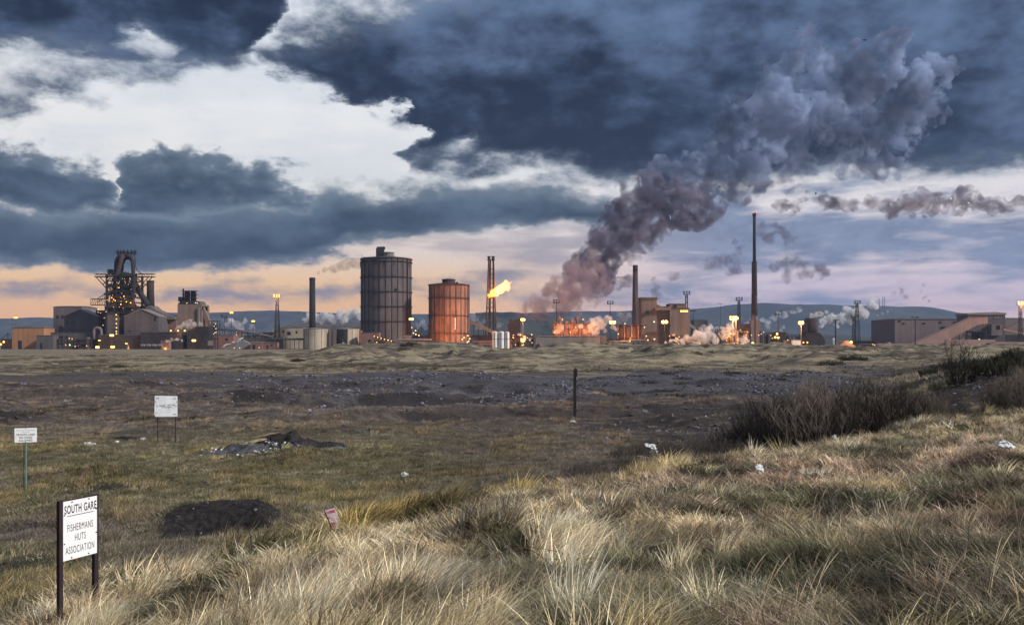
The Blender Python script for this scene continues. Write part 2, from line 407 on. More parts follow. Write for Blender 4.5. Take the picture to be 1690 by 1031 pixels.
def ground(x, y, fine=True):
    x = np.asarray(x, float); y = np.asarray(y, float)
    px, d = pxd(x, y)
    i, t = catrow(TX, px); j, u = catrow(np.log(TD), np.log(d))
    z = (TZ[j, i]*(1-t)+TZ[j, i+1]*t)*(1-u)+(TZ[j+1, i]*(1-t)+TZ[j+1, i+1]*t)*u
    if fine:
        inn = 1-sst(-2, 5, d-crest(px))                    # on the near dune
        z = z+inn*((fbm(x*.45, y*.45, 4, 3)-.5)*.9+(fbm(x*2, y*2, 3, 5)-.5)*.22)*sst(2, 9, d)
        pl = (1-inn)*(1-sst(330, 430, d))
        z = z+pl*((fbm(x*.11, y*.11, 4, 11)-.5)*1.1*(.35+.65*sst(34, 70, d))+(fbm(x*.7, y*.7, 4, 12)-.5)*.34)
        # low ridges and hollows of the worked-over slag ground
        z = z+pl*sst(50, 64, d)*(1-sst(105, 150, d))*(sst(.5, .62, fbm(x*.06+3, y*.12, 3, 31))*.75)
        bw = sst(195, 250, d)*sst(300, 600, px+d*0)*(1-sst(345, 420, d))         # hummocks on the far berm
        z = z+bw*((fbm(x*.04, y*.03, 4, 21)-.5)*5.5+(np.abs(fbm(x*.08, y*.06, 3, 25)-.5))*-7.0+.9)
        # bank of dark spoil in front of the far post, pit by the near dune, green hummock
        z = z-.75*np.exp(-(((x-PIT[0])/1.75)**2+((y-PIT[1]+.9)/1.3)**2)**2)
        z = z+.38*np.exp(-(((x-PIT[0])/2.1)**2+((y-PIT[1]-1.5)/1.05)**2)**2)
        z = z+.7*np.exp(-(((x+8.3)/4.8)**2+((y-41)/1.6)**2))*(.6+.8*fbm(x*.9, y*.9, 3, 41))
        z = z+.55*np.exp(-(((x+16.5)/3.0)**2+((y-36.5)/1.1)**2))
    far = sst(450, 900, np.hypot(x, y))
    return z*(1-far)+GZ*far
def gz(x, y): return float(ground(np.array([x]), np.array([y]))[0])
def W3(px, py, d): return Vector(((px-CX)/F*d, d, (HY-py)/F*d))

def build_terrain():
    azs = np.concatenate([np.radians(np.linspace(-180, -44, 40, endpoint=False)), np.radians(np.linspace(-44, 44, 760)), np.radians(np.linspace(44, 180, 40))[1:]])[:-1]
    ds = np.concatenate([[1.2, 2.5], np.geomspace(4, 60, 230), np.geomspace(60.6, 480, 230), np.geomspace(520, 8000, 24)])
    na, nd = len(azs), len(ds)
    A, Dd = np.meshgrid(azs, ds)
    X = np.sin(A)*Dd; Y = np.cos(A)*Dd
    back = Y < 2
    Z = ground(X, Y)
    # behind the camera the dune simply goes on
    bk = -1.75-.004*np.minimum(Dd, 200)-3.2*sst(60, 400, Dd)
    wback = 1-sst(.18, .60, np.cos(A))
    Z = Z*(1-wback)+(bk+(fbm(X*.3, Y*.3, 3, 3)-.5)*.5)*wback
    v = np.stack([X.ravel(), Y.ravel(), Z.ravel()], 1)
    v = np.vstack([v, [[0, 0, -1.75]]])
    ii, jj = np.meshgrid(np.arange(nd-1), np.arange(na), indexing='ij')
    a = ii*na+jj; b = ii*na+(jj+1) % na
    q = np.stack([a, b, b+na, a+na], -1).reshape(-1, 4)[:, ::-1]
    tri = [(nd*na, (j+1) % na, j) for j in range(na)]
    me = bpy.data.meshes.new('ground')
    nq, nt = len(q), len(tri)
    me.vertices.add(len(v)); me.vertices.foreach_set('co', v.ravel())
    li = np.concatenate([q.ravel(), np.array(tri).ravel()])
    me.loops.add(len(li)); me.loops.foreach_set('vertex_index', li)
    st_ = np.concatenate([np.arange(nq)*4, nq*4+np.arange(nt)*3])
    me.polygons.add(nq+nt); me.polygons.foreach_set('loop_start', st_)
    me.update(calc_edges=True); me.validate()
    me.polygons.foreach_set('use_smooth', np.ones(len(me.polygons), bool))
    vx, vy = v[:, 0], v[:, 1]
    zn = zones(vx, vy)
    for nm, arr in zn.items():
        at = me.attributes.new(nm, 'FLOAT', 'POINT'); at.data.foreach_set('value', arr.astype(np.float32))
    me.materials.append(MATS['soil'])
    o = bpy.data.objects.new('ground', me); COL.objects.link(o); o['kind'] = 'structure'
    return o
def zones(x, y):
    """what covers the ground: turf (green), slag (blue black stones), pale (bleached grass), dark (burnt or peaty soil)"""
    px, d = pxd(x, y); inn = 1-sst(-1, 3, d-crest(px))
    n1 = fbm(x*.09, y*.09, 4, 51); n2 = fbm(x*.35, y*.35, 3, 52); n3 = fbm(x*.03, y*.03, 3, 53)
    left = 1-sst(600, 1000, px)
    wob = (n1-.5)
    turf = (1-inn)*(1-sst(46, 66, d+wob*16))*(.25+.75*left)*sst(.30, .55, n2*.5+n1*.5+.08)
    # slag field: far flat of stones
    wob2 = fbm(x*.05, y*.02, 4, 58)-.5
    slag = sst(64, 92, d+wob*30)*(1-sst(165, 200, d+wob2*120))*sst(100, 700, px+(n3-.5)*500)*(1-sst(1380, 1560, px))
    slag = np.clip(slag, 0, 1)
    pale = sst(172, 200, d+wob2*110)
    dark = np.zeros_like(x)
    pr = np.sqrt(((x-PIT[0])/1.95)**2+((y-PIT[1]-.25)/1.75)**2)+.55*(fbm(x*1.1, y*1.1, 4, 57)-.5)
    dark = np.maximum(dark, 1-sst(.92, 1.04, pr))
    dark = np.maximum(dark, .9*np.exp(-(((x+15.2)/3.4)**2+((y-33.8)/.9)**2)**2)*sst(.35, .55, n2+.1))
    dark = np.maximum(dark, .8*np.exp(-(((x+10.6)/1.9)**2+((y-31.6)/.22)**2)**2))
    dark = np.maximum(dark, .8*np.exp(-(((x+9.6)/2.0)**2+((y-33.0)/.3)**2)**2))
    dark = np.maximum(dark, .9*np.exp(-(((x+11.4)/1.3)**2+((y-19.5)/2.2)**2)**2))
    dark = np.maximum(dark, .85*np.exp(-(((x+8.7)/5.0)**2+((y-45.5)/1.3)**2)**2))
    scuff = sst(.56, .66, fbm(x*.16+7, y*.30, 4, 61))*(1-inn)*sst(48, 60, d)*(1-sst(100, 150, d))
    dark = np.maximum(dark, scuff*.8)
    nearr = (1-inn)*sst(900, 1150, px)*(1-sst(60, 75, d)); dark = np.maximum(dark, nearr*.75)
    return dict(turf=turf, slag=slag, pale=pale, dark=dark, dune=inn)

m, n = new_mat('soil')
pos = n.n('ShaderNodeNewGeometry').outputs['Position']
def att(n, nm, typ='GEOMETRY', out='Fac'):
    a = n.n('ShaderNodeAttribute'); a.attribute_name = nm; a.attribute_type = typ; return a.outputs[out]
nb = n.noise(pos, .35, 8, .68); nf = n.noise(pos, 6.0, 7, .7); nc = n.noise(pos, 1.6, 6, .65)
nhz = n.noise(n.v('MULTIPLY', pos, (.22, .6, 1)), .25, 7, .65)
base = n.mix(n.mr(nc, .3, .7), (.040, .034, .032), (.12, .098, .090))
base = n.mix(n.mr(nhz, .42, .62), base, (.058, .048, .050))
turfc = n.mix(n.mr(nf, .3, .7), (.060, .058, .030), (.18, .150, .085))
turfc = n.mix(n.mr(nb, .45, .7), turfc, (.16, .12, .075))
c = n.mix(n.m('MULTIPLY', att(n, 'turf'), .9), base, turfc)
vor = n.n('ShaderNodeTexVoronoi'); n.put(vor.inputs['Vector'], pos); vor.inputs['Scale'].default_value = 2.2
slagc = n.mix(n.mr(nf, .35, .72), (.026, .025, .030), (.17, .162, .19))
slagc = n.mix(n.mr(nhz, .40, .66), slagc, (.055, .050, .055))
c = n.mix(n.m('MULTIPLY', att(n, 'slag'), n.mr(nb, .30, .48)), c, slagc)
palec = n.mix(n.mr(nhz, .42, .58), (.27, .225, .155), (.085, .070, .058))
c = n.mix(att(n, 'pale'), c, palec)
c = n.mix(att(n, 'dark'), c, n.mix(n.mr(nf, .3, .75), (.010, .009, .011), (.050, .044, .044)))
dune = n.mix(n.mr(nc, .35, .65), (.085, .070, .045), (.045, .050, .022))
c = n.mix(att(n, 'dune'), c, dune)
finish(n, bsdf(n, c, .95, bump=n.m('ADD', nf, n.m('MULTIPLY', nc, .8)), bstr=.8, bdist=.10, spec=.15))
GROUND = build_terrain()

# ------------------------------------------------------------------ far hills
HP = [(-2600, 536), (-1500, 528), (-600, 520), (-200, 524), (0, 523), (90, 521), (180, 517), (265, 514), (330, 515), (400, 512), (470, 511), (560, 514), (640, 516), (720, 514), (800, 516), (880, 512), (960, 509), (1060, 508), (1120, 505), (1180, 501), (1250, 498), (1330, 499), (1400, 499), (1470, 501), (1540, 505), (1590, 514), (1640, 519), (1690, 521), (2000, 526), (2600, 534), (3600, 545)]
def hill_mesh(name, prof, d0, depth, seed, mat, npx=520, bump=1.2, label=None):
    xs = np.linspace(prof[0][0], prof[-1][0], npx); top = np.interp(xs, [p[0] for p in prof], [p[1] for p in prof])
    top = top-(fbm(xs*.03, xs*0, 4, seed)-.5)*2*bump-(fbm(xs*.25, xs*0, 3, seed+4)-.5)*bump*.6
    rows = 26; V = []
    for r in range(rows):
        t = r/(rows-1); d = d0+depth*t
        prof_t = math.sin(min(t*1.25, 1)*math.pi/2)**1.3 if t < .8 else 1-((t-.8)/.2)**2*.9
        X = (xs-CX)/F*d0
        H = (HY-top)/F*(d0+depth*.62)-GZ
        rough = (fbm(X*.002, np.full_like(X, d*.002), 5, seed+9)-.5)*.38*math.sin(math.pi*min(t*1.1, 1))
        Zr = GZ-1+H*np.clip(prof_t*(1+rough), 0, 1.0)
        X2 = X*(d/d0)
        V.append(np.stack([X2, np.full_like(X, d), Zr], 1))
    V = np.vstack(V)
    fs = [(r*npx+i, r*npx+i+1, (r+1)*npx+i+1, (r+1)*npx+i) for r in range(rows-1) for i in range(npx-1)]
    o = meshobj(name, V, fs, mat, smooth=True); o['kind'] = 'structure'
    return o
m, n = new_mat('hillside')
pos = n.n('ShaderNodeNewGeometry').outputs['Position']
h1 = n.noise(n.v('MULTIPLY', pos, (1, .5, 2)), .0035, 7, .65); h2 = n.noise(pos, .012, 6, .7)
c = n.mix(n.mr(h1, .42, .6), (.022, .030, .034), (.055, .060, .050))
c = n.mix(n.mr(h2, .5, .62), c, (.014, .018, .020))
finish(n, bsdf(n, c, .95, spec=.1))
hill_mesh('hills', HP, 5200, 1800, 71, 'hillside')
HP2 = [(-600, 566), (300, 560), (440, 548), (560, 536), (680, 538), (760, 516), (800, 513), (850, 514), (890, 516), (930, 524), (1000, 533), (1100, 541), (1250, 548), (1500, 556), (1800, 560), (2600, 566)]
hill_mesh('hills', HP2, 2600, 700, 83, 'hillside', bump=2.2)
# ------------------------------------------------------------------ the works
surf('steel_dark', (.020, .019, .021), (.036, .030, .030), .15, bstr=.1)
surf('steel_rust', (.060, .036, .028), (.034, .027, .026), .2, bstr=.1)
surf('concrete', (.24, .215, .20), (.17, .155, .15), .06, streak=.5, bstr=.1)
surf('clad_grey', (.115, .102, .104), (.075, .068, .073), .05, streak=.45, bstr=.1, seam=5.5)
surf('clad_mauve', (.18, .14, .14), (.13, .105, .11), .04, streak=.35, bstr=.1, seam=5.5)
surf('clad_brown', (.23, .155, .12), (.165, .12, .10), .05, streak=.5, bstr=.1, seam=5.5)
surf('clad_orange', (.40, .20, .10), (.30, .15, .08), .05, streak=.4, bstr=.1, seam=5.5)
surf('conveyor_pink', (.33, .21, .18), (.26, .17, .15), .05, streak=.3, bstr=.1)
surf('tank_cream', (.42, .36, .28), (.33, .28, .22), .06, streak=.5, bstr=.1)
surf('brick_red', (.24, .125, .10), (.17, .10, .085), .1, streak=.3, bstr=.1, seam=5.5)
surf('roof_dark', (.065, .06, .065), (.10, .09, .09), .08, bstr=.1)
surf('roof_pale', (.22, .20, .20), (.16, .15, .15), .05, bstr=.1)
surf('white_paint', (.72, .72, .72), (.58, .58, .58), .2, streak=.3, bstr=.05)
surf('burnt', (.012, .011, .012), (.03, .026, .026), .3, bstr=.1)
surf('holder_grey', (.125, .118, .128), (.075, .072, .082), .035, streak=.75, rust=(.11, .065, .06), rustamt=.45, rnd=.16, bstr=.1)
surf('holder_red', (.34, .17, .115), (.20, .105, .08), .05, streak=.8, rust=(.13, .075, .06), rustamt=.6, rnd=.12, bstr=.1)
surf('vessel', (.22, .13, .10), (.12, .08, .065), .1, streak=.5, bstr=.1)
surf('glass_dark', (.02, .022, .03), None, 1.0, rough=.25, spec=.5)
surf('stack_brown', (.062, .042, .040), (.036, .028, .030), .06, streak=.4, bstr=.1)
emit('lamp_amber', (1, .46, .07), 5); emit('lamp_white', (1, .80, .50), 2.2); emit('lamp_small', (1, .56, .15), 3); emit('lamp_green', (.75, 1, .30), 2.5); emit('lamp_red', (1, .08, .04), 3)
emit('lamp_hot', (1, .50, .10), 9)
AMB = (1, .44, .12); LK = .48
def plight(loc, w, col=AMB, r=1.0, parent=None):
    l = bpy.data.lights.new('lamp_light', 'POINT'); l.energy = w*LK; l.color = col; l.shadow_soft_size = r
    o = bpy.data.objects.new('lamp_light', l); COL.objects.link(o); o.location = loc
    if parent is not None: o.parent = parent
    return o
class Site:
    def __init__(s, px0, d, name=None, label=None, cat=None, group=None, rz=0.0):
        s.px0, s.d, s.k = px0, d, d/F
        if name: s.o = empty(name, ((px0-CX)*s.k, d, GZ), label, cat, group, rz)
    def u(s, px): return (px-s.px0)*s.k
    def h(s, py): return (HY-py)*s.k-GZ
    def box(s, nm, mat, x0, x1, yt, yb, y0=0, y1=10, parent=None):
        b = MB(); zb = -.5 if yb is None else s.h(yb); b.box(s.u(x0), s.u(x1), y0, y1, zb, s.h(yt)); return b.build(nm, mat, parent or s.o)
    def poly(s, nm, mat, pts, y0=0, y1=10, parent=None):
        b = MB(); b.prism([(s.u(a), -.5 if c is None else s.h(c)) for a, c in pts], y0, y1); return b.build(nm, mat, parent or s.o)
    def p(s, px, py, y=0): return (s.u(px), y, s.h(py))
def cluster_lights(site, pts, mat='lamp_small', r=.55, y=-1.0, parent=None):
    """each small lamp is a part of its own"""
    base = None
    for (a, b_) in pts:
        if base is None:
            base = MB().lathe([(r*.5, -r*.8), (r, 0), (r*.5, r*.8)], 6).build('work_light', mat, parent or site.o, (site.u(a), y, site.h(b_)))
        else:
            c = base.copy(); COL.objects.link(c); c.location = (site.u(a), y, site.h(b_))
def shed(px0, px1, ytop, d, depth, name, label, cat, wall='clad_grey', roof='roof_dark', ridge=None, doors=(), wins=(), vents=(), rz=0.0, over=.4, gable=False, ybase=None):
    """a building with walls, roof, doors and windows; ytop is the eaves row, ridge the row of the ridge"""
    c = (px0+px1)/2; s = Site(c, d, name, label, cat, rz=rz); w = (px1-px0)/2*s.k
    H = s.h(ytop); hr = s.h(ridge) if ridge else H+.5
    if gable:
        b = MB(); b.prism([(-w, -.5), (w, -.5), (w, H), (0, hr), (-w, H)], 0, depth); b.build('wall', wall, s.o)
        b = MB(); t = .5
        b.prism([(-w-over, H-.2), (0, hr+.1), (w+over, H-.2), (w+over, H+t-.2), (0, hr+t+.3), (-w-over, H+t-.2)], -over*2, depth+over); b.build('roof', roof, s.o)
    else:
        MB().box(-w, w, 0, depth, -.5, H).build('wall', wall, s.o)
        b = MB(); k = .14*w if ridge else 0
        b.add([(-w-over, -over, H+.02), (w+over, -over, H+.02), (w+over, depth+over, H+.02), (-w-over, depth+over, H+.02), (-w+k, depth*.35, hr), (w-k, depth*.35, hr), (w-k, depth*.65, hr), (-w+k, depth*.65, hr)],
              [(0, 3, 2, 1), (4, 5, 6, 7), (0, 1, 5, 4), (1, 2, 6, 5), (2, 3, 7, 6), (3, 0, 4, 7)]); b.build('roof', roof, s.o)
    for (a, b_, yt, yb) in doors:
        q = MB().box(s.u(a), s.u(b_), -.15, .1, -.4 if yb is None else s.h(yb), s.h(yt)).build('door', 'glass_dark', s.o)
    for (a, b_, yt, yb) in wins:
        fr = MB().box(s.u(a), s.u(b_), -.12, .1, s.h(yb), s.h(yt)).build('window', 'steel_dark', s.o)
        MB().box(s.u(a)+.2, s.u(b_)-.2, -.18, -.122, s.h(yb)+.2, s.h(yt)-.2).build('pane', 'glass_dark', fr)
    for (a, yv, wv, hv) in vents:
        MB().box(s.u(a)-wv*s.k, s.u(a)+wv*s.k, depth*.4, depth*.4+wv*2*s.k, hr-1.5, s.h(yv)).build('roof_vent', roof, s.o)
    return s
def mast(px, ytop, d, name, label, lit=0, kind='pole', power=0, heads=6, mat='steel_dark', bulb='lamp_amber', br=1.3, cat=None, w=None):
    s = Site(px, d, name, label, cat or ('floodlight' if kind != 'pole' else 'lamp post')); H = s.h(ytop)
    if kind == 'lattice':
        wb, wt = (w or 3.0), 1.0; b = MB(); c4 = [(-1, -1), (1, -1), (1, 1), (-1, 1)]
        for sx, sy in c4: MB().bar((sx*wb, sy*wb, -.5), (sx*wt, sy*wt, H-2), .32, 4).build('leg', mat, s.o)
        nb_ = max(4, int(H/6))
        for i in range(nb_):
            t0, t1 = i/nb_, (i+1)/nb_; a0, a1 = wb+(wt-wb)*t0, wb+(wt-wb)*t1; z0, z1 = t0*(H-2), t1*(H-2)
            for j in range(4):
                p, q = c4[j], c4[(j+1) % 4]
                b.bar((p[0]*a0, p[1]*a0, z0), (q[0]*a1, q[1]*a1, z1), .16, 3); b.bar((q[0]*a0, q[1]*a0, z0), (p[0]*a1, p[1]*a1, z1), .16, 3)
                b.bar((p[0]*a1, p[1]*a1, z1), (q[0]*a1, q[1]*a1, z1), .14, 3)
        b.build('bracing', mat, s.o)
    else:
        MB().bar((0, 0, -.5), (0, 0, H-1), .55 if kind == 'flood' else .34, 8, r2=.3 if kind == 'flood' else .18).build('pole', mat, s.o)
    if kind in ('flood', 'lattice'):
        b = MB(); b.box(-3.4, 3.4, -1.6, 1.6, H-2.2, H-1.8)
        for sx in (-3.4, 3.4):
            for sy in (-1.6, 1.6): b.bar((sx, sy, H-2), (sx, sy, H+1.6), .12, 4)
        b.bar((-3.4, -1.6, H+1.6), (3.4, -1.6, H+1.6), .14, 4); b.build('platform', mat, s.o)
        for i in range(heads):
            x = -3+6*(i % 3)/2; z = H-1.0+2.0*(i//3)
            hd = MB().box(x-.85, x+.85, -2.2, -1.2, z-.65, z+.65).build('lamp_head', mat, s.o)
            if i < lit: MB().box(x-.75, x+.75, -2.32, -2.21, z-.55, z+.55).build('lens', bulb, hd)
    else:
        b = MB(); b.box(-1.6, 1.6, -.12, .12, H-1.1, H-.85); b.build('arm', mat, s.o)
        for sx in (-1.5, 1.5):
            hd = MB().box(sx-.7, sx+.7, -.5, .5, H-1.2, H-.6).build('lamp_head', mat, s.o)
            if lit: MB().lathe([(br*.3, H-1.2-br*1.5), (br*.72, H-1.2-br*1.2), (br*.85, H-1.2-br*.75), (br*.72, H-1.2-br*.3), (br*.4, H-1.21)], 10, cx=sx*.55*br).build('lens', bulb, hd)
    if power: plight((0, -4.0, H-3), power, parent=s.o)
    return s

# ---- far left: tent gantry and the orange brown shed
s = Site(12, 1040, 'cable_gantry', 'small triangular cable gantry at the far left edge beside the orange brown shed', 'gantry')
b = MB(); b.bar(s.p(13, 550), s.p(-6, 566), .25, 4); b.bar(s.p(13, 550), s.p(22, 560), .25, 4); b.build('stay', 'steel_dark', s.o)
MB().bar(s.p(13, 575), s.p(13, 548), .4, 6).build('post', 'steel_dark', s.o); s.box('wall', 'steel_rust', 0, 20, 559, None, 2, 8)
cluster_lights(s, [(7, 564), (2, 568)], 'lamp_amber', 1.3)
shed(20, 72, 541, 1000, 24, 'orange_shed', 'orange brown shed with a black hipped roof at the far left', 'shed', 'clad_orange', 'roof_dark', ridge=536.5, doors=[(30, 36, 562, None)], over=.6)
shed(60, 88, 553.5, 985, 12, 'grey_annex', 'plain grey lean-to box right of the orange brown shed', 'shed', 'clad_grey', 'roof_dark', doors=[(66, 70, 566, None)])
mast(26, 521, 1080, 'street_lamp', 'single amber lamp on a tall pole above the orange brown shed', lit=1, power=20000)

# ---- stock house and cast houses left of the furnace
shed(88, 135, 506, 1070, 40, 'tall_grey_building', 'tall grey clad block with a shallow roof, left of the stock house', 'building', 'clad_mauve', 'roof_dark', ridge=504, wins=[(93, 97, 520, 526), (101, 105, 520, 526)], doors=[(97, 104, 538, 550)])
shed(106, 160, 522, 1035, 60, 'stock_house', 'dark stock house with a pale gabled front left of the blast furnace', 'building', 'clad_grey', 'roof_pale', ridge=511, gable=True, doors=[(150, 156, 552, None)], wins=[(110, 114, 530, 534), (120, 124, 530, 534)])
shed(84, 162, 549, 1015, 18, 'low_wall_building', 'long low dark building in front of the stock house', 'building', 'clad_grey', 'roof_dark', doors=[(140, 146, 560, None)], wins=[(96, 104, 540+14, 558), (108, 112, 554, 558)])
shed(158, 184, 512, 1045, 50, 'hopper_house', 'dark narrow block between the stock house and the furnace leg', 'building', 'steel_dark', 'roof_dark')
s = Site(161, 1000, 'hooped_pipe', 'upside-down U of grey pipe in front of the stock house', 'pipe')
MB().tube([s.p(155, 576), s.p(155, 545), s.p(157, 541.5), s.p(161, 540.5), s.p(165, 541.5), s.p(167, 545), s.p(167, 576)], 1.6, 10).build('pipe', 'clad_mauve', s.o, smooth=True)
MB().box(s.u(157), s.u(165), -.5, .5, s.h(556), s.h(554)).build('bracket', 'steel_dark', s.o)

# ---- blast furnace
s = Site(206, 1015, 'blast_furnace', 'tall black blast furnace with arched gas uptakes and a wide crane gallery', 'blast furnace')
k = s.k
MB().lathe([(10.5, 0), (10.5, s.h(520)), (8.5, s.h(500)), (6.0, s.h(468)), (4.4, s.h(456)), (3.2, s.h(452))], 20).build('shaft', 'steel_dark', s.o, smooth=True)
for sx in (-1, 1):
    for sy in (-1, 1): MB().box(sx*15-1.1, sx*15+1.1, sy*12-1.1, sy*12+1.1, 0, s.h(454)).build('leg', 'steel_dark', s.o)
rl = random.Random(5)
for i, yy in enumerate((517, 508, 499.5, 491, 482.5, 474, 465, 457)):
    w_ = 17.5-i*.35
    fl = MB().box(-w_, w_, -14.2, 14.2, s.h(yy), s.h(yy)+.5).build('floor', 'steel_dark', s.o)
    r_ = MB()
    for sy in (-14, 14):
        for zz in (.9, 1.5): r_.bar((-w_, sy, s.h(yy)+zz), (w_, sy, s.h(yy)+zz), .08, 3)
        for j in range(13): r_.bar((-w_+j*w_/6, sy, s.h(yy)), (-w_+j*w_/6, sy, s.h(yy)+1.5), .07, 3)
    r_.build('railing', 'steel_dark', fl)
    e_ = MB()
    for j in range(7):
        x = rl.uniform(-14, 12); e_.box(x, x+rl.uniform(1.5, 5), rl.uniform(-13, -8), rl.uniform(-7, 8), s.h(yy)+.5, s.h(yy)+rl.uniform(2.2, 5.2))
    for j in range(4):
        x = rl.uniform(-15, 15); e_.bar((x, -13, s.h(yy)), (x+rl.uniform(-3, 3), -13, s.h(yy)+5.8), .35, 5)
    e_.build('machinery', 'steel_dark', s.o)
for f_ in (-12.6, 12.6):
    b = MB()
    for i in range(8):
        z0 = s.h(517-i*7.6); z1 = s.h(517-(i+1)*7.6)
        b.bar((-15, f_, z0), (0, f_, z1), .3, 4); b.bar((15, f_, z0), (0, f_, z1), .3, 4)
    b.build('bracing', 'steel_dark', s.o)
# gas uptakes, downcomer, dust catcher pipe
up = [(191, 500), (192, 470), (193, 446), (193.5, 433), (196, 426.5), (200, 422.8), (206, 421.5), (212, 421.8), (217.5, 424.5), (220.5, 430), (221.3, 440), (222, 458), (223, 480)]
MB().tube([s.p(a, c_, -3) for a, c_ in up], 2.15, 10).build('gas_uptake', 'steel_dark', s.o, smooth=True)
MB().tube([s.p(a, c_, 5) for a, c_ in [(196, 480), (198, 450), (199, 436), (202, 428), (206, 425), (211, 425.5), (215, 430), (216.5, 440), (217, 470)]], 1.7, 10).build('gas_uptake', 'steel_dark', s.o, smooth=True)
MB().tube([s.p(a, c_, -7) for a, c_ in [(207, 421), (204, 430), (200, 446), (195, 468), (190.5, 490), (189, 512), (189, 560)]], [2.2, 2.5, 2.6, 2.6, 2.6, 2.6, 2.6], 10).build('downcomer', 'stack_brown', s.o, smooth=True)
MB().tube([s.p(a, c_, 2) for a, c_ in [(219, 462), (226, 478), (236, 492), (243, 503)]], [2.2, 2.8, 3.4, 3.6], 10).build('dust_pipe', 'steel_dark', s.o, smooth=True)
b = MB(); b.box(s.u(193), s.u(225), -3, 3, s.h(418.5), s.h(417)); b.box(s.u(193), s.u(225), -3, -2.8, s.h(415.8), s.h(415.2)); b.build('bleeder_platform', 'steel_dark', s.o)
for i, a in enumerate((194.5, 199.5, 204.5, 210.5, 217, 223)):
    MB().lathe([(.8, s.h(421)), (.8, s.h(417)), (1.6, s.h(416)), (1.6, s.h(414.5)), (.7, s.h(413.6)), (.5, s.h(411.8))], 8, cx=s.u(a)).build('bleeder_valve', 'steel_dark', s.o)
MB().tube([s.p(a, c_, -3.5) for a, c_ in [(222, 420), (225, 425), (226, 440), (228, 446), (238, 454)]], .45, 5).build('cable', 'steel_dark', s.o)
MB().box(s.u(179), s.u(186), -3, 3, s.h(454), s.h(444.5)).build('hoist_cabin', 'steel_dark', s.o)
b = MB()
for yy in (457.5, 453): b.box(s.u(158), s.u(255), -3.2, 3.2, s.h(yy), s.h(yy)+.9)
for i in range(24):
    x0, x1 = s.u(158+i*4), s.u(162+i*4); b.bar((x0, -3.2, s.h(457)), (x1, -3.2, s.h(453)), .22, 3)
b.build('crane_gallery', 'steel_rust', s.o)
for pts in ([(160, 457), (184, 484)], [(166, 457), (187, 479)], [(184, 459), (171, 470)], [(253, 457), (231, 482)], [(247, 457), (229, 477)], [(229, 460), (244, 472)], [(178, 477), (186, 468)], [(234, 478), (228, 466)]):
    MB().bar(s.p(*pts[0], -2.5), s.p(*pts[1], -2.5), .55, 5).build('strut', 'steel_rust', s.o)
b = MB()
for yy in (503.5, 493.5): b.box(s.u(151), s.u(178), -2.5, 2.5, s.h(yy)-.3, s.h(yy)+.5)
for i in range(7):
    a = 151+i*3.8; b.bar(s.p(a, 503.5, -2.4), s.p(a, 493.5, -2.4), .25, 3); b.bar(s.p(a, 503.5, -2.4), s.p(a+3.8, 493.5, -2.4), .22, 3)
b.build('side_gantry', 'steel_rust', s.o)
b = MB()
for dz in (0, 6.5): b.bar(s.p(163, 499-dz, -2.4), s.p(187, 484-dz, -2.4), .35, 4)
for i in range(7): b.bar(s.p(163+i*3.4, 499-i*2.1, -2.4), s.p(165+i*3.4, 491.5-i*2.1, -2.4), .2, 3)
b.build('skip_bridge', 'steel_rust', s.o)
MB().box(s.u(174), s.u(183), -4, 2, s.h(487), s.h(483.5)).build('hopper', 'steel_dark', s.o)
s.box('base_block', 'steel_dark', 178, 230, 505, 519, -8, 16)
s.box('elevator_tower', 'clad_grey', 186, 204, 516, None, -13, -6)
cluster_lights(s, [(201, 520), (201.3, 527), (201, 534.5), (201.4, 541), (201, 547), (201.2, 551)], 'lamp_small', .75, -14.2)
cluster_lights(s, [(184+rl.uniform(0, 44), rl.uniform(459, 512)) for i in range(26)], 'lamp_small', .32, -14.8)
cluster_lights(s, [(196+rl.gauss(0, 3), 494+rl.gauss(0, 4)) for i in range(3)]+[(225, 500.5), (206, 476), (214, 490), (209, 503), (218, 499)], 'lamp_amber', .6, -15)
cluster_lights(s, [(160+i*6.3, 452.4) for i in range(15)], 'lamp_small', .22, -3.6)
cluster_lights(s, [(172, 516), (176, 517), (182, 525), (173, 511), (185, 515), (180, 537)], 'lamp_small', .45, -15)
plight((s.u(197), -20, s.h(496)), 9000, parent=s.o); plight((s.u(224), -18, s.h(500)), 8000, parent=s.o)
# dust catcher stack and flared house
s = Site(246, 1025, 'dust_stack', 'broad dark chimney right of the blast furnace rising from a flared roof', 'chimney')
MB().lathe([(4.6, s.h(505)), (4.0, s.h(480)), (4.0, s.h(463.5))], 16, cy_=4).build('flue', 'stack_brown', s.o, smooth=True)
MB().lathe([(4.3, s.h(466)), (4.3, s.h(462.6)), (3.6, s.h(462.5))], 16, cy_=4).build('rim', 'steel_dark', s.o)
b = MB(); b.prism([(s.u(236), s.h(504)), (s.u(250), s.h(504)), (s.u(258), s.h(511)), (s.u(270), s.h(517)), (s.u(290), s.h(523)), (s.u(290), s.h(527)), (s.u(226), s.h(527)), (s.u(230), s.h(515))], -2, 18); b.build('flared_roof', 'clad_mauve', s.o)
s.box('wall', 'brick_red', 258, 290, 525, None, 2, 18)
cluster_lights(s, [(268, 540)], 'lamp_red', 1.0, 1); plight((s.u(270), -8, s.h(545)), 42000, (1, .2, .08), parent=s.o)
shed(205, 262, 522, 1000, 40, 'cast_house', 'cast house with a pale shallow gable in front of the blast furnace', 'building', 'clad_grey', 'roof_pale', ridge=510.5, gable=True, wins=[(212, 216, 545, 548), (254, 258, 522.5, 530)], doors=[(240, 248, 560, None)])
shed(232, 300, 548, 985, 16, 'low_dark_shed', 'low dark building below the red lit wall of the cast house', 'shed', 'steel_dark', 'roof_dark', doors=[(282, 286, 560, None)], vents=[(250, 546, 1.5, 1), (268, 546, 1.5, 1)])
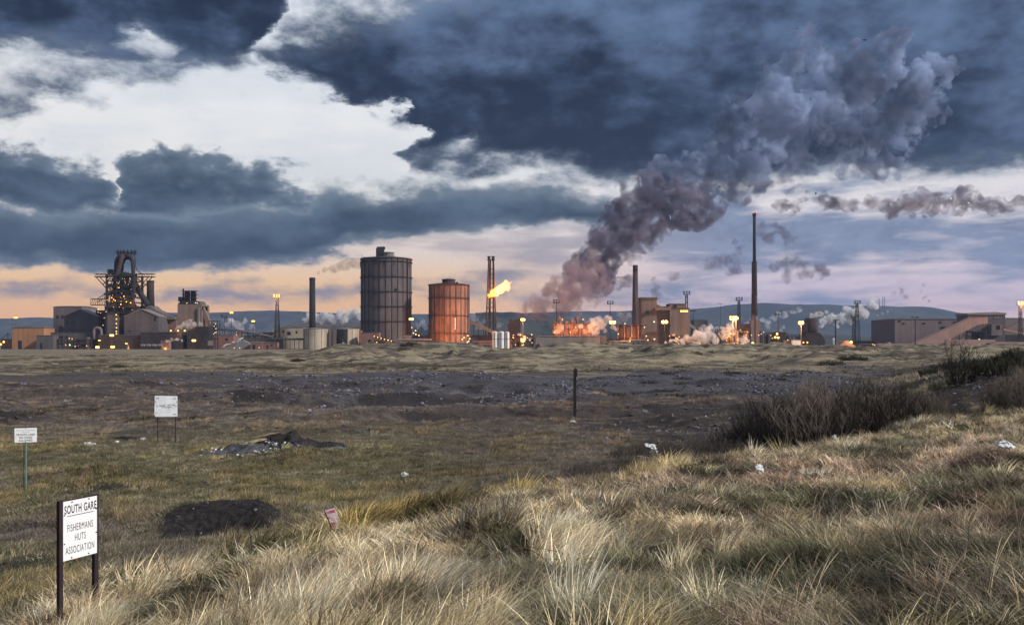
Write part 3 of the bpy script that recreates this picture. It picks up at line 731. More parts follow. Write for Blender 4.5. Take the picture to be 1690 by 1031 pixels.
shed(162, 232, 553, 990, 14, 'pump_house', 'low dark shed with scattered lamps under the blast furnace', 'shed', 'steel_dark', 'roof_dark', doors=[(210, 214, 562, None)])
for i, (a, yy, pw, lb) in enumerate([(184.5, 550, 15000, 'amber lamp on a short post, upper of the pair left below the furnace'), (186, 569, 24000, 'brightest amber lamp low in front of the furnace'), (161, 569.5, 12000, 'amber lamp low in front of the hooped pipe'), (164, 559, 3000, 'small lamp just under the hooped pipe'), (274.5, 572, 14000, 'amber lamp low in front of the brick train shed'), (320, 558.5, 12000, 'amber lamp beside the dark spoil shed'), (208.5, 564, 3000, 'small lamp right of the brightest furnace lamp')]):
    mast(a, yy, 975-i, 'yard_lamp', lb, lit=1, power=pw, br=1.3 if pw > 10000 else .8, bulb='lamp_hot' if pw > 10000 else 'lamp_small', cat='lamp')
s = Site(115, 970, 'green_yard_light', 'small green white light low in front of the stock house', 'lamp')
MB().bar(s.p(115, 576), s.p(115, 570), .15, 4).build('post', 'steel_dark', s.o); cluster_lights(s, [(115, 569)], 'lamp_green', .9, 0)
s = Site(246, 965, 'ladle_train', 'row of pale torpedo wagons on the line under the cast house', 'train')
for i in range(4):
    b = MB(); x = s.u(232+i*9.2); b.tube([(x, 0, 4.2), (x+.8, 0, 4.2), (x+4.6, 0, 4.2), (x+5.4, 0, 4.2)], [.7, 1.5, 1.5, .7], 10); w_ = b.build('wagon', 'roof_pale', s.o)
    MB().box(x-.2, x+5.6, -1, 1, 1.4, 2.2).build('bogie', 'steel_dark', w_)
shed(265, 278, 562, 968, 8, 'brick_train_shed', 'little brick shed at the end of the wagons', 'shed', 'brick_red', 'roof_dark')

# ---- batching tower
s = Site(313, 1030, 'batching_tower', 'concrete silo tower crowned by dark pipework left of the thin lamp masts', 'silo')
s.box('tower', 'clad_brown', 293, 333, 502, None, 0, 26)
s.box('head_house', 'steel_dark', 293, 301, 489.5, 502, 2, 14); s.box('head_house', 'steel_dark', 300, 323, 496, 502.5, 1, 22); s.poly('head_house', 'clad_grey', [(322, 502.6), (322, 497), (328, 496.5), (333, 505), (333, 512)], 1, 20)
for a in (306, 316): MB().lathe([(2.5, s.h(502)), (3.2, s.h(499)), (3.2, s.h(482)), (2.6, s.h(479))], 12, cx=s.u(a), cy_=6).build('silo', 'steel_dark', s.o, smooth=True)
MB().bar(s.p(301, 500, 3), s.p(301, 476, 3), .9, 8).build('vent_pipe', 'steel_dark', s.o); MB().bar(s.p(322, 500, 3), s.p(322, 482, 3), .5, 6).build('vent_pipe', 'steel_dark', s.o)
for yy in (480, 486, 492): MB().box(s.u(299), s.u(324), -.6, 9, s.h(yy), s.h(yy)+.4).build('walkway', 'steel_dark', s.o)
s.poly('conveyor', 'clad_brown', [(333, 506), (336, 512), (344, 530), (350, 545), (343, 545), (334, 524), (333, 522)], 4, 9)
cluster_lights(s, [(296, 498.5), (309, 500), (323, 499.5), (326, 500)], 'lamp_white', .55, -1); cluster_lights(s, [(329, 526)], 'lamp_small', .4, -1)
s.poly('duct', 'roof_pale', [(327, 508), (330, 508), (330, 540), (327, 540)], -2, -.2)
s = Site(331, 985, 'spoil_shed', 'black lean-to with a sloping roof under the batching tower', 'shed')
s.poly('wall', 'burnt', [(309, None), (309, 546), (321, 542), (326, 539), (345, 538.5), (345, None)], 0, 14)
cluster_lights(s, [(283, 545.6), (295, 545.6), (306, 545.6)], 'lamp_amber', .9, -2); plight((s.u(298), -5, s.h(548)), 9000, parent=s.o)
s = Site(352, 1010, 'lit_pipe_tower', 'little open steel tower dotted with lamps right of the black lean-to', 'tower')
for a in (345, 359): MB().bar(s.p(a, 576), s.p(a, 529), .4, 5).build('leg', 'steel_rust', s.o); MB().bar(s.p(a, 576, 8), s.p(a, 529, 8), .4, 5).build('leg', 'steel_rust', s.o)
for yy in (530, 537, 545, 552): MB().box(s.u(344), s.u(360), -.5, 8.5, s.h(yy), s.h(yy)+.5).build('floor', 'steel_dark', s.o)
MB().lathe([(2.2, 0), (2.2, s.h(533))], 10, cx=s.u(352), cy_=4).build('vessel', 'vessel', s.o)
cluster_lights(s, [(356, 534), (354, 538), (357, 542), (351, 546), (355, 549), (349, 550), (353, 551), (357, 548)], 'lamp_white', .5, -1)
shed(300, 385, 553, 1000, 20, 'low_brick_range', 'long low brick range with a flat roof under the lit pipe tower', 'building', 'brick_red', 'roof_dark', wins=[(305, 309, 558, 562), (372, 376, 558, 562)])
s = Site(347, 975, 'portal_frame', 'black steel portal frame standing before the low brick range', 'frame')
for a in (336, 341, 355, 359): MB().bar(s.p(a, 577), s.p(a, 558), .5, 5).build('post', 'steel_dark', s.o)
MB().box(s.u(335), s.u(360), -.6, .6, s.h(559.5), s.h(557.5)).build('beam', 'steel_dark', s.o)
s.box('screen', 'roof_pale', 342.5, 354.5, 561, 570, .6, 1)
s = Site(384, 970, 'white_rubble_heap', 'tipped heap of white bales beside the portal frame', 'heap')
for i in range(13):
    a = 368+i*2.6+rl.uniform(-1, 1); yy = 572-i*1.05+rl.uniform(-1.5, 1.5)
    r_ = rock('bale', 400+i, 'white_paint'); COL.objects.link(r_); r_.parent = s.o; r_.location = (s.u(a), rl.uniform(-1, 2), s.h(yy)); r_.scale = (2.0, 1.2, 1.1)
s.poly('mound', 'roof_pale', [(362, None), (372, 574), (400, 561), (410, 566), (416, None)], 2, 9)
s = Site(380, 1020, 'pipe_bridge', 'long sloping pipe bridge on thin trestles behind the white heap', 'pipe bridge')
MB().tube([s.p(352, 541), s.p(385, 543), s.p(420, 549), s.p(450, 556)], .9, 6).build('pipe', 'clad_mauve', s.o); MB().tube([s.p(352, 544), s.p(385, 546), s.p(420, 552), s.p(450, 559)], .5, 6).build('pipe', 'steel_dark', s.o)
for i in range(9): a = 356+i*11; MB().bar(s.p(a, 577), s.p(a, 541+max(0, i-2)*2.0), .28, 4).build('trestle', 'steel_dark', s.o)
shed(386, 462, 557, 1035, 14, 'flat_service_range', 'flat dark service range below the twin lamp pole', 'building', 'clad_grey', 'roof_dark')
shed(413, 433, 564.5, 960, 12, 'brick_hut', 'left one of two small brick huts left of the cream tank', 'hut', 'brick_red', 'roof_pale', doors=[(417, 421, 568.5, None)])
shed(434, 456, 565, 962, 12, 'brick_hut', 'right one of two small brick huts left of the cream tank', 'hut', 'brick_red', 'roof_dark', doors=[(440, 443, 569, None)], wins=[(447, 450, 568, 571)])
s = Site(470, 950, 'pipe_rack', 'long dark pipe rack running into the cream tank', 'pipe rack')
MB().box(s.u(448), s.u(502), -.8, .8, s.h(561), s.h(559.5)).build('beam', 'steel_dark', s.o)
for i in range(8): MB().bar(s.p(449+i*7.4, 577), s.p(449+i*7.4, 560), .35, 5).build('post', 'steel_dark', s.o)
MB().bar(s.p(448, 558.8), s.p(502, 558.8), .7, 6).build('pipe', 'clad_grey', s.o)
cluster_lights(s, [(388, 574), (397, 574), (429, 573.5)], 'lamp_white', .5, -3)

# ---- masts of the left half
mast(370.5, 521, 1150, 'floodlight_mast', 'small unlit mast with a bushy head left of the twin amber lamp', kind='flood', heads=4)
mast(382, 513, 1120, 'street_lamp', 'amber lamp on a tall pole, higher of the pair right of the batching tower', lit=1, power=16000, br=1.3)
mast(418, 527, 1100, 'street_lamp', 'amber lamp on a pole, lower of the pair right of the batching tower', lit=1, power=16000, br=1.25)
mast(457.5, 488, 1040, 'floodlight_tower', 'lattice floodlight tower with a glowing head before the pale long shed', kind='lattice', lit=6, power=30000, w=3.2)
shed(450, 500, 541, 1110, 30, 'pale_block', 'pale block with small dark windows behind the lattice floodlight tower', 'building', 'tank_cream', 'roof_pale', wins=[(454, 457, 546, 550), (466, 469, 545, 549), (474, 480, 547, 553), (488, 491, 546, 550)])
shed(466, 604, 540, 1160, 80, 'long_hipped_shed', 'very long shed with a broad dark hipped roof behind the cream tank', 'shed', 'clad_mauve', 'roof_dark', ridge=531.5)
s = Site(515.5, 1090, 'black_chimney', 'thick black chimney trailing brown smoke left of the large gasholder', 'chimney')
MB().lathe([(4.0, 0), (3.9, s.h(520)), (3.5, s.h(459))], 18).build('flue', 'burnt', s.o, smooth=True); MB().lathe([(3.75, s.h(463)), (3.75, s.h(458.2)), (2.8, s.h(458))], 18).build('rim', 'steel_dark', s.o)
# ---- tanks
def tank(px0, px1, ytop, ycone, d, mat, label, ribs=12, extra=None):
    c = (px0+px1)/2; s = Site(c, d, 'storage_tank', label, 'tank'); r = (px1-px0)/2*s.k
    MB().lathe([(r, -.5), (r, s.h(ytop))], 40).build('shell', mat, s.o, smooth=False)
    MB().lathe([(r+.25, s.h(ytop)-.2), (r+.25, s.h(ytop)+.35), (.8, s.h(ycone)), (.2, s.h(ycone)+.2)], 40).build('roof', 'roof_pale', s.o)
    MB().lathe([(.9, s.h(ycone)-.5), (.9, s.h(ycone)+.9), (.5, s.h(ycone)+1.1)], 8).build('vent', 'steel_dark', s.o)
    for i in range(ribs):
        a = 2*math.pi*(i+.3)/ribs; MB().box(-.15, .15, -.12, .12, -.5, s.h(ytop)).build('rib', 'roof_dark', s.o, ((r+.1)*math.cos(a), (r+.1)*math.sin(a), 0)).rotation_euler = (0, 0, a)
    return s, r
tank(501, 541.5, 543, 540.5, 955, 'tank_cream', 'plain cream round tank, left of the pair before the large gasholder')
s, r = tank(547, 593, 543, 540.5, 960, 'tank_cream', 'round tank with a burnt black gap in its side before the large gasholder')
b = MB(); NN = 9
pa_ = [(math.radians(-90-26+i*46/NN)) for i in range(NN+1)]
b.add([((r+.18)*math.cos(a), (r+.18)*math.sin(a), zz) for zz in (s.h(559-3*0), s.h(543.6)) for a in pa_], [(i, i+1, NN+2+i, NN+1+i) for i in range(NN)]); b.build('burnt_opening', 'burnt', s.o)
for a, yy in ((-112, 567), (-96, 570), (-84, 564), (-75, 571), (-104, 571)):
    aa = math.radians(a); MB().box(-1.2, 1.2, -.1, .1, s.h(yy), s.h(556)).build('scorched_sheet', 'burnt', s.o, ((r+.22)*math.cos(aa), (r+.22)*math.sin(aa), 0)).rotation_euler = (0, 0, aa+math.pi/2)
s.box('side_block', 'brick_red', 586, 596, 545, None, -2, 8)
# ---- gasholders with every plate its own part
def gasholder(pxc, rpx, yroof, rings, nseg, d, matn, label, name='gasholder', lower='steel_dark'):
    s = Site(pxc, d, name, label, 'gasholder'); r = rpx*s.k; zs = [0.0]+[s.h(y) for y in rings]; top = zs[-1]
    MB().lathe([(r-.55, -.5), (r-.55, top)], nseg*2).build('shell', 'burnt', s.o)
    da = 2*math.pi/nseg; gap = .05/r
    for bi in range(len(zs)-1):
        z0, z1 = zs[bi]+.06, zs[bi+1]-.06; m_ = 4; V = []
        for rr in (r, r-.5):
            for zz in (z0, z1):
                for i in range(m_+1):
                    a = gap+(da-2*gap)*i/m_; V.append((rr*math.cos(a), rr*math.sin(a), zz))
        n1 = m_+1; fs = []
        for i in range(m_):
            fs += [(i, i+1, n1+i+1, n1+i), (2*n1+i+1, 2*n1+i, 3*n1+i, 3*n1+i+1), (n1+i, n1+i+1, 3*n1+i+1, 3*n1+i), (2*n1+i, 2*n1+i+1, i+1, i)]
        fs += [(0, n1, 3*n1, 2*n1), (m_, 2*n1+m_, 3*n1+m_, n1+m_)]
        base = meshobj('panel', V, fs, matn, s.o)
        for j in range(1, nseg):
            c_ = base.copy(); COL.objects.link(c_); c_.rotation_euler = (0, 0, da*j)
    for j in range(nseg):
        MB().box(-.35, .55, -.28, .28, 0, top+.3).build('stanchion', lower, s.o, (r*math.cos(da*j), r*math.sin(da*j), 0)).rotation_euler = (0, 0, da*j)
    for zz in zs[1:]:
        w_ = MB().lathe([(r-.1, zz-.25), (r+1.5, zz-.25), (r+1.5, zz+.1), (r-.1, zz+.1)], nseg*2).build('walkway', lower, s.o)
        b = MB(); M_ = nseg*2
        for j in range(M_):
            a0, a1 = 2*math.pi*j/M_, 2*math.pi*(j+1)/M_
            p0 = Vector(((r+1.4)*math.cos(a0), (r+1.4)*math.sin(a0), zz)); p1 = Vector(((r+1.4)*math.cos(a1), (r+1.4)*math.sin(a1), zz))
            b.bar(p0, p0+Vector((0, 0, 1.2)), .08, 3, caps=False); b.bar(p0+Vector((0, 0, 1.2)), p1+Vector((0, 0, 1.2)), .08, 3, caps=False)
        b.build('railing', lower, w_)
    MB().lathe([(r+.2, top+.1), (r+.2, top+.8), (r*.35, s.h(yroof)), (.1, s.h(yroof)+.3)], nseg*2).build('roof', 'steel_rust' if 'red' in matn else 'roof_dark', s.o)
    return s, r, top
s, r, top = gasholder(637.5, 41, 424, [531, 507, 483, 459, 434, 428.5], 26, 1000, 'holder_grey', 'very tall dark grey gasholder, the largest cylinder of the works')
MB().box(s.u(620), s.u(632), 2, 12, s.h(427), s.h(409)).build('lift_house', 'steel_dark', s.o); MB().box(s.u(621.5), s.u(634), 3, 9, s.h(410), s.h(406.5)).build('lift_house', 'steel_dark', s.o)
MB().lathe([(5.8, s.h(425)), (5.8, s.h(418)), (6.4, s.h(417.6)), (6.4, s.h(416.6)), (2, s.h(415.8))], 18, cx=s.u(641.5)).build('roof_vent', 'roof_pale', s.o)
for a, h_ in ((597.5, 420.5), (600.5, 424), (651, 420)): MB().bar(s.p(a, 430), s.p(a, h_), .25 if h_ < 422 else .8, 5).build('vent_pipe', 'steel_dark', s.o)
a_ = math.radians(-28); MB().box(-.7, .7, -.6, .6, 0, top).build('stair', 'steel_rust', s.o, ((r+.9)*math.cos(a_), (r+.9)*math.sin(a_), 0)).rotation_euler = (0, 0, a_)
MB().lathe([(1.6, 0), (1.6, .6), (.3, .8)], 10).build('manhole', 'burnt', s.o, (s.u(658), -r*.875, s.h(480))).rotation_euler = (R(90), 0, R(20))
b = MB()
for i in range(8):
    a = math.radians(-158+i*19); b.bar(((r+1.6)*math.cos(a), (r+1.6)*math.sin(a), s.h(434)), ((r+1.6)*math.cos(a), (r+1.6)*math.sin(a), s.h(442)), .35, 4)
b.build('hanging_cradle', 'steel_dark', s.o)
s, r, top = gasholder(740.8, 32.5, 467.3, [550, 521.5, 493, 471], 22, 985, 'holder_red', 'squat rust red gasholder lit orange from below beside the flare tower', lower='steel_rust')
MB().lathe([(7.2, s.h(470)), (7.2, s.h(462.5)), (7.8, s.h(462)), (7.8, s.h(461)), (3, s.h(460))], 16, cx=s.u(740.5)).build('roof_vent', 'stack_brown', s.o)
MB().box(s.u(752), s.u(756), -3, 1, s.h(470), s.h(465.5)).build('roof_box', 'steel_rust', s.o)
a_ = math.radians(-68); MB().box(-.2, .5, -.45, .45, s.h(544.5), s.h(525)).build('gauge_board', 'white_paint', s.o, ((r+.1)*math.cos(a_), (r+.1)*math.sin(a_), 0)).rotation_euler = (0, 0, a_)
a_ = math.radians(-4); MB().box(-.7, .7, -.6, .6, 0, top).build('stair', 'roof_pale', s.o, ((r+.8)*math.cos(a_), (r+.8)*math.sin(a_), 0)).rotation_euler = (0, 0, a_)
plight((s.u(738), -30-r, 14), 140000, (1, .36, .08), 2, s.o); plight((s.u(768), -26-r, 34), 55000, (1, .36, .08), 2, s.o)
cluster_lights(s, [(757, 570), (770, 571), (773, 565)], 'lamp_white', .7, -r-3); cluster_lights(s, [(768, 557), (774, 554), (777, 559), (765, 560), (775, 563)], 'lamp_small', .8, -r-2)
# clutter at the large gasholder's foot
shed(596, 626, 549, 940, 10, 'red_boarded_compound', 'red boarded compound at the foot of the large gasholder', 'building', 'brick_red', 'roof_dark', doors=[(608, 612, 560, None)])
s = Site(620, 932, 'conveyor_rail', 'string of small lamps descending on a dark conveyor at the large gasholder foot', 'conveyor')
MB().bar(s.p(616, 555), s.p(652, 565), .8, 5).build('rail', 'steel_dark', s.o)
for i in range(6): MB().bar(s.p(618+i*6.6, 577), s.p(618+i*6.6, 556+i*1.8), .25, 4).build('trestle', 'steel_dark', s.o)
cluster_lights(s, [(618+i*5.6, 555+i*1.55) for i in range(6)]+[(622, 564.5), (641, 561), (659.5, 567)], 'lamp_small', .6, -1)
s.box('wall', 'brick_red', 618, 650, 561, 571, 2, 6)
s.box('plinth', 'steel_dark', 596, 700, 569, None, 0, 6)
s = Site(700, 940, 'low_pipe_run', 'low pipe run linking the two gasholders', 'pipe run')
for yy, rr in ((560.5, .8), (565, .6)): MB().bar(s.p(655, yy), s.p(712, yy), rr, 7).build('pipe', 'roof_pale', s.o)
for i in range(8): MB().bar(s.p(660+i*7, 577), s.p(660+i*7, 560), .3, 4).build('post', 'steel_dark', s.o)
s.box('hut', 'clad_mauve', 665, 678, 553, None, 4, 9)
cluster_lights(s, [(679.5, 540.5), (686, 545.5), (682.5, 549.5), (686.5, 551.5), (691.5, 553.5), (685, 569)], 'lamp_small', .75, -1)
mast(678.7, 523, 930, 'street_lamp', 'tall orange lit street lamp between the two gasholders', lit=1, power=30000, mat='steel_rust', br=1.4, bulb='lamp_hot')
for (a, w_, yt, d_, lb) in ((712, 13, 566, 925, 'black spoil heap at the left foot of the red gasholder'), (888, 9, 566, 930, 'small black spoil heap before the long grey wall'), (695, 10, 561, 1100, 'grey spoil heap behind the low pipe run')):
    s = Site(a, d_); rr = np.random.default_rng(int(a)); V = []; M_, Q = 18, 5
    for q in range(Q):
        for j in range(M_):
            t = 2*math.pi*j/M_; rad = w_*s.k*(1-q/Q)*(1+rr.normal(0, .06)); V.append((rad*math.cos(t), rad*math.sin(t)*.8, -.3+(s.h(yt)+.3)*(q/Q)**.9))
    V.append((0, 0, s.h(yt))); fs = [(q*M_+j, q*M_+(j+1) % M_, (q+1)*M_+(j+1) % M_, (q+1)*M_+j) for q in range(Q-1) for j in range(M_)]+[((Q-1)*M_+j, (Q-1)*M_+(j+1) % M_, Q*M_) for j in range(M_)]
    tagp(meshobj('spoil_heap', V, fs, 'burnt', loc=(s.u(a)+(a-CX)*s.k, d_, GZ)), lb, 'spoil heap')
# ---- inclined conveyor to the flare tower
s = Site(795, 1000, 'inclined_conveyor', 'enclosed conveyor sloping down from the red gasholder past the flare tower', 'conveyor')
s.poly('gallery', 'clad_brown', [(773, 525), (776, 527), (815, 545), (826, 551), (826, 555), (812, 550), (773, 532)], 0, 4)
for i in range(5):
    a = 782+i*8; MB().bar(s.p(a, 577, 2), s.p(a, 533+i*3.6, 2), .35, 4).build('trestle', 'steel_dark', s.o)
s.box('pipe_bank', 'brick_red', 780, 815, 562, 565, -3, 0); s.box('pipe_bank', 'brick_red', 790, 812, 566, 569, -4, -1); s.box('wall', 'clad_grey', 778, 812, 553, None, 6, 12)
# ---- flare tower
s = Site(810, 1010, 'flare_tower', 'slim flare tower with two black pipes and a lattice of rungs', 'flare stack')
for (xb, xt, y) in ((801, 806.5, 0), (808, 809.5, 5), (819.5, 814.5, 0)):
    MB().bar(s.p(xb, 576, y), s.p(xt, 428, y), 1.0, 8, r2=.8).build('leg', 'steel_rust', s.o)
for xt in (807, 813.8): MB().bar(s.p(xt+.5, 576, 2), s.p(xt, 425, 2), .9, 8).build('flare_pipe', 'steel_dark', s.o); MB().lathe([(.9, s.h(431)), (2.0, s.h(429)), (2.0, s.h(427)), (1.1, s.h(426)), (1.9, s.h(424.5)), (1.9, s.h(422.5))], 10, cx=s.u(xt), cy_=2).build('flare_tip', 'steel_dark', s.o)
for yy in (444, 459, 475, 491, 507, 524, 538, 553):
    t = (576-yy)/148; xl, xr = 801+5.5*t, 819.5-5*t
    MB().bar(s.p(xl, yy), s.p(xr, yy), .5, 5).build('rung', 'steel_rust', s.o); MB().bar(s.p(xl, yy), s.p(xr, min(yy+14, 575)), .28, 4).build('brace', 'steel_rust', s.o)
MB().bar(s.p(804, 490, -1), s.p(812, 487, -1), .7, 6).build('burner_arm', 'steel_dark', s.o)
plight((s.u(824), -8, s.h(478)), 130000, (1, .42, .1), 4, s.o)
# ---- three white tanks, slope roofed coke screen
for i, (a0, a1, yt, lb) in enumerate([(812.5, 821, 547, 'left one of the three upright white tanks beside the flare tower'), (822.5, 832, 547, 'middle one of the three upright white tanks beside the flare tower'), (833.5, 840.5, 547.5, 'right one of the three upright white tanks beside the flare tower')]):
    s = Site((a0+a1)/2, 935, 'white_tank', lb, 'tank'); r = (a1-a0)/2*s.k
    MB().lathe([(r, -.5), (r, s.h(yt+1)), (r*.7, s.h(yt)), (.2, s.h(yt)+.3)], 20).build('shell', 'white_paint', s.o, smooth=False)
    MB().box(-.15, .15, -r-.2, -r+.1, 0, s.h(yt+1)).build('ladder', 'steel_dark', s.o); MB().lathe([(r+.15, s.h(560)), (r+.15, s.h(559))], 20).build('band', 'roof_pale', s.o)
s = Site(848, 1010, 'smoking_quench_shed', 'dark slope-roofed shed from which the great smoke plume rises', 'building')
s.poly('wall', 'stack_brown', [(838, None), (838, 536), (841, 533), (848, 529), (858.5, 526.5), (858.5, None)], 0, 22); s.poly('roof', 'roof_dark', [(837.4, 536.2), (841, 532.6), (848, 528.5), (859, 526), (859, 525), (848, 527.2), (840.5, 531.5), (837.4, 535)], -.5, 22.5)
MB().lathe([(1.6, s.h(534)), (1.6, s.h(528)), (1.9, s.h(527.6))], 10, cx=s.u(843), cy_=6).build('chimney', 'burnt', s.o)
mast(863, 524, 985, 'street_lamp', 'tall lamp post right of the smoking dark shed', lit=1, power=20000, mat='tank_cream', br=1.5, bulb='lamp_hot')
def jungle(px0, px1, ytop, d, label, seed, n_p=10, n_v=5, lights=8, mat='steel_rust', depth=10, vert='vessel', name='pipework', hmin=None, lm='lamp_small', pw=0):
    """open steelwork full of pipes, vessels and lamps"""
    s = Site((px0+px1)/2, d, name, label, 'pipework'); q = random.Random(seed); W_ = px1-px0
    nf_ = max(2, int(W_/9))
    for i in range(nf_+1):
        a = px0+W_*i/nf_; yy = ytop+q.uniform(0, 5)
        MB().bar(s.p(a, 577), s.p(a, yy), .35, 4).build('column', mat, s.o); MB().bar(s.p(a, 577, depth), s.p(a, yy, depth), .35, 4).build('column', mat, s.o)
    lv = [ytop+4+j*(571-ytop-4)/3 for j in range(3)]
    for yy in lv: MB().box(s.u(px0)-.5, s.u(px1)+.5, 0, depth, s.h(yy), s.h(yy)+.4).build('deck', 'steel_dark', s.o)
    for i in range(n_p):
        yy = q.uniform(ytop+3, 572); a = q.uniform(px0, px1-W_*.3); e = min(px1, a+W_*q.uniform(.25, .8)); y_ = q.uniform(-1, depth); y2 = yy+q.uniform(-5, 5)
        MB().tube([s.p(a, min(yy+6, 574), y_), s.p(a, yy, y_), s.p(e, yy, y_), s.p(e, max(y2, ytop), y_)], q.uniform(.3, .8), 6).build('pipe', q.choice([mat, 'clad_mauve', 'roof_pale', 'steel_dark']), s.o)
    for i in range(n_v):
        a = q.uniform(px0+2, px1-2); r = q.uniform(1.2, 2.8); t = q.uniform(ytop, ytop+(570-ytop)*.55)
        MB().lathe([(r, 0), (r, s.h(t)-r*.4), (r*.6, s.h(t))], 12, cx=s.u(a), cy_=q.uniform(0, depth)).build('vessel', vert, s.o, smooth=False)
    if lights: cluster_lights(s, [(q.uniform(px0, px1), q.uniform(ytop+2, 573)) for _ in range(lights)], lm, .55, -1.6)
    if pw: plight((0, -8, s.h((ytop+570)/2)), pw, parent=s.o)
    return s
jungle(840, 880, 549, 950, 'low tangle of glowing pipes at the foot of the smoking dark shed', 1, 12, 5, 12, pw=26000)
jungle(1098, 1186, 551, 960, 'dark tangle of low pipes behind the white steam under the large brown plant', 2, 16, 6, 10, mat='steel_dark', vert='clad_grey', pw=8000)
# ---- stoves / coke side vessels behind the long grey wall
s = Site(940, 985, 'orange_vessel_bank', 'bank of glowing upright vessels above the long grey wall', 'vessels')
q = random.Random(9)
for a, w_, yt in ((915, 4.5, 530), (923.5, 4, 522), (930, 3, 533), (937, 4, 530), (944.5, 4, 526), (952.5, 5, 522), (960, 3, 531), (968, 4, 537), (976, 3.5, 541)):
    r = w_*s.k*.62; MB().lathe([(r, 0), (r, s.h(yt+2)), (r*.55, s.h(yt)), (r*.5, s.h(yt)+1)], 16, cx=s.u(a), cy_=q.uniform(0, 8)).build('vessel', 'vessel', s.o, smooth=False)
for a in (919, 927, 934, 941, 949, 957, 965): MB().bar(s.p(a, 577, -2), s.p(a, q.uniform(524, 536), -2), .5, 5).build('standpipe', 'vessel', s.o)
for yy in (534, 543, 551): MB().box(s.u(912), s.u(975), -2.5, 10, s.h(yy), s.h(yy)+.4).build('deck', 'steel_rust', s.o)
cluster_lights(s, [(928, 527), (962, 527), (941, 548), (915, 549), (950, 540)], 'lamp_small', .7, -3)
for a, yy, w_ in ((920, 546, 70000), (945, 550, 62000), (972, 546, 70000)): plight((s.u(a), -13, s.h(yy)), w_, (1, .30, .08), 1.5, s.o)
s = Site(937, 945, 'long_grey_wall', 'long plain grey concrete wall building with a ribbed parapet', 'building')
for i in range(10):
    a0 = 884+i*10.6; s.box('wall_panel', 'concrete', a0+.1, a0+10.5, 556.5, None, 0, 14)
for i in range(6): s.box('parapet', 'roof_dark', 892+i*16.5, 904+i*16.5, 553.2, 556.4, .4, 4)
MB().bar(s.p(888, 555), s.p(990, 555), .6, 6).build('pipe', 'roof_pale', s.o); s.box('end_block', 'clad_grey', 990.3, 1001, 554, None, 1, 12)
mast(918.5, 497, 1000, 'floodlight_mast', 'dark unlit floodlight mast standing in the smoke above the orange vessels', kind='flood', heads=5, w=2)
mast(1007, 499, 1060, 'floodlight_mast', 'unlit floodlight mast with a square head left of the brown chimney', kind='flood', heads=6)
mast(1011, 527.5, 930, 'street_lamp', 'blazing amber lamp left of the brown chimney', lit=1, power=90000, br=2.0, bulb='lamp_hot')
s = Site(1048.5, 985, 'brown_chimney', 'tall tapering brown chimney before the large brown plant', 'chimney')
MB().lathe([(4.0, 0), (3.7, s.h(540)), (2.7, s.h(438))], 20).build('flue', 'stack_brown', s.o, smooth=True); MB().lathe([(2.85, s.h(448)), (2.8, s.h(437.6)), (2.2, s.h(437.5))], 20).build('cap', 'burnt', s.o, smooth=True)
s = Site(1045, 965, 'dark_vessel_row', 'row of dark round vessels with orange standpipes at the brown chimney foot', 'vessels')
for i, a in enumerate((1025, 1036, 1048, 1059)):
    MB().lathe([(2.9, 0), (2.9, s.h(539)), (1.6, s.h(536.5))], 16, cx=s.u(a), cy_=3).build('vessel', 'stack_brown', s.o, smooth=False)
    MB().bar(s.p(a-5.4, 577, -1), s.p(a-5.4, 537, -1), .55, 6).build('standpipe', 'vessel', s.o)
for yy in (536.5, 556.5): MB().box(s.u(1017), s.u(1068), -1.5, 7, s.h(yy), s.h(yy)+.5).build('deck', 'steel_rust', s.o)
b = MB()
for i in range(14): b.bar(s.p(1018+i*3.8, 536.5, -1.4), s.p(1018+i*3.8, 534.6, -1.4), .12, 3)
b.bar(s.p(1018, 534.6, -1.4), s.p(1068, 534.6, -1.4), .14, 3); b.build('railing', 'steel_rust', s.o)
cluster_lights(s, [(1031, 534), (1063, 540), (1020, 551), (1056, 561), (1026, 562), (1066, 554.5)], 'lamp_white', .7, -3); plight((s.u(1040), -9, s.h(552)), 60000, (1, .3, .08), 1, s.o)
jungle(1001, 1068, 556, 948, 'low orange lit pipe racks at the foot of the brown chimney', 3, 12, 3, 9, pw=24000)
# ---- large brown plant
s = Site(1097, 1000, 'large_brown_plant', 'large brown sinter plant of joined towers beside the brown chimney', 'building')
s.poly('wall', 'clad_brown', [(1060, None), (1058, 494), (1084, 494), (1084, None)], 0, 26); s.box('roof', 'roof_dark', 1056.5, 1085, 490.5, 494, -1, 27)
s.poly('wall', 'clad_brown', [(1084.2, None), (1084.2, 501), (1092, 505), (1104.5, 505), (1104.5, None)], 3, 30)
s.box('wall', 'clad_brown', 1104.7, 1137, 509, None, -3, 30); s.box('head_house', 'clad_brown', 1104.7, 1130, 502.5, 509, -2, 20); s.box('roof', 'roof_dark', 1104, 1131, 501, 502.6, -2.6, 21)
s.box('roof', 'roof_dark', 1104.2, 1138, 508.2, 509.2, -3.5, 31)
s.poly('inclined_duct', 'clad_brown', [(1080, 512), (1106, 512), (1106, 506.5), (1080, 508)], -4, -.1)
for a, yy in ((1069, 515.5), (1114, 506)):
    MB().box(s.u(a-2.2), s.u(a+2.2), -3.2, .5, s.h(yy+2.6), s.h(yy-2.6)).build('hooded_opening', 'burnt', s.o)
for i in range(4):
    w_ = s.box('window', 'lamp_small', 1122+i*3.3, 1124.4+i*3.3, 512, 515, -3.25, -2.9)
s.poly('conveyor', 'roof_pale', [(1138, 532), (1150, 540), (1150, 545), (1138, 538)], 4, 9)
for i in range(5): MB().bar(s.p(1088+i*3.5, 577, -6), s.p(1088+i*3.5, 538, -6), .35, 4).build('pier', 'steel_dark', s.o)
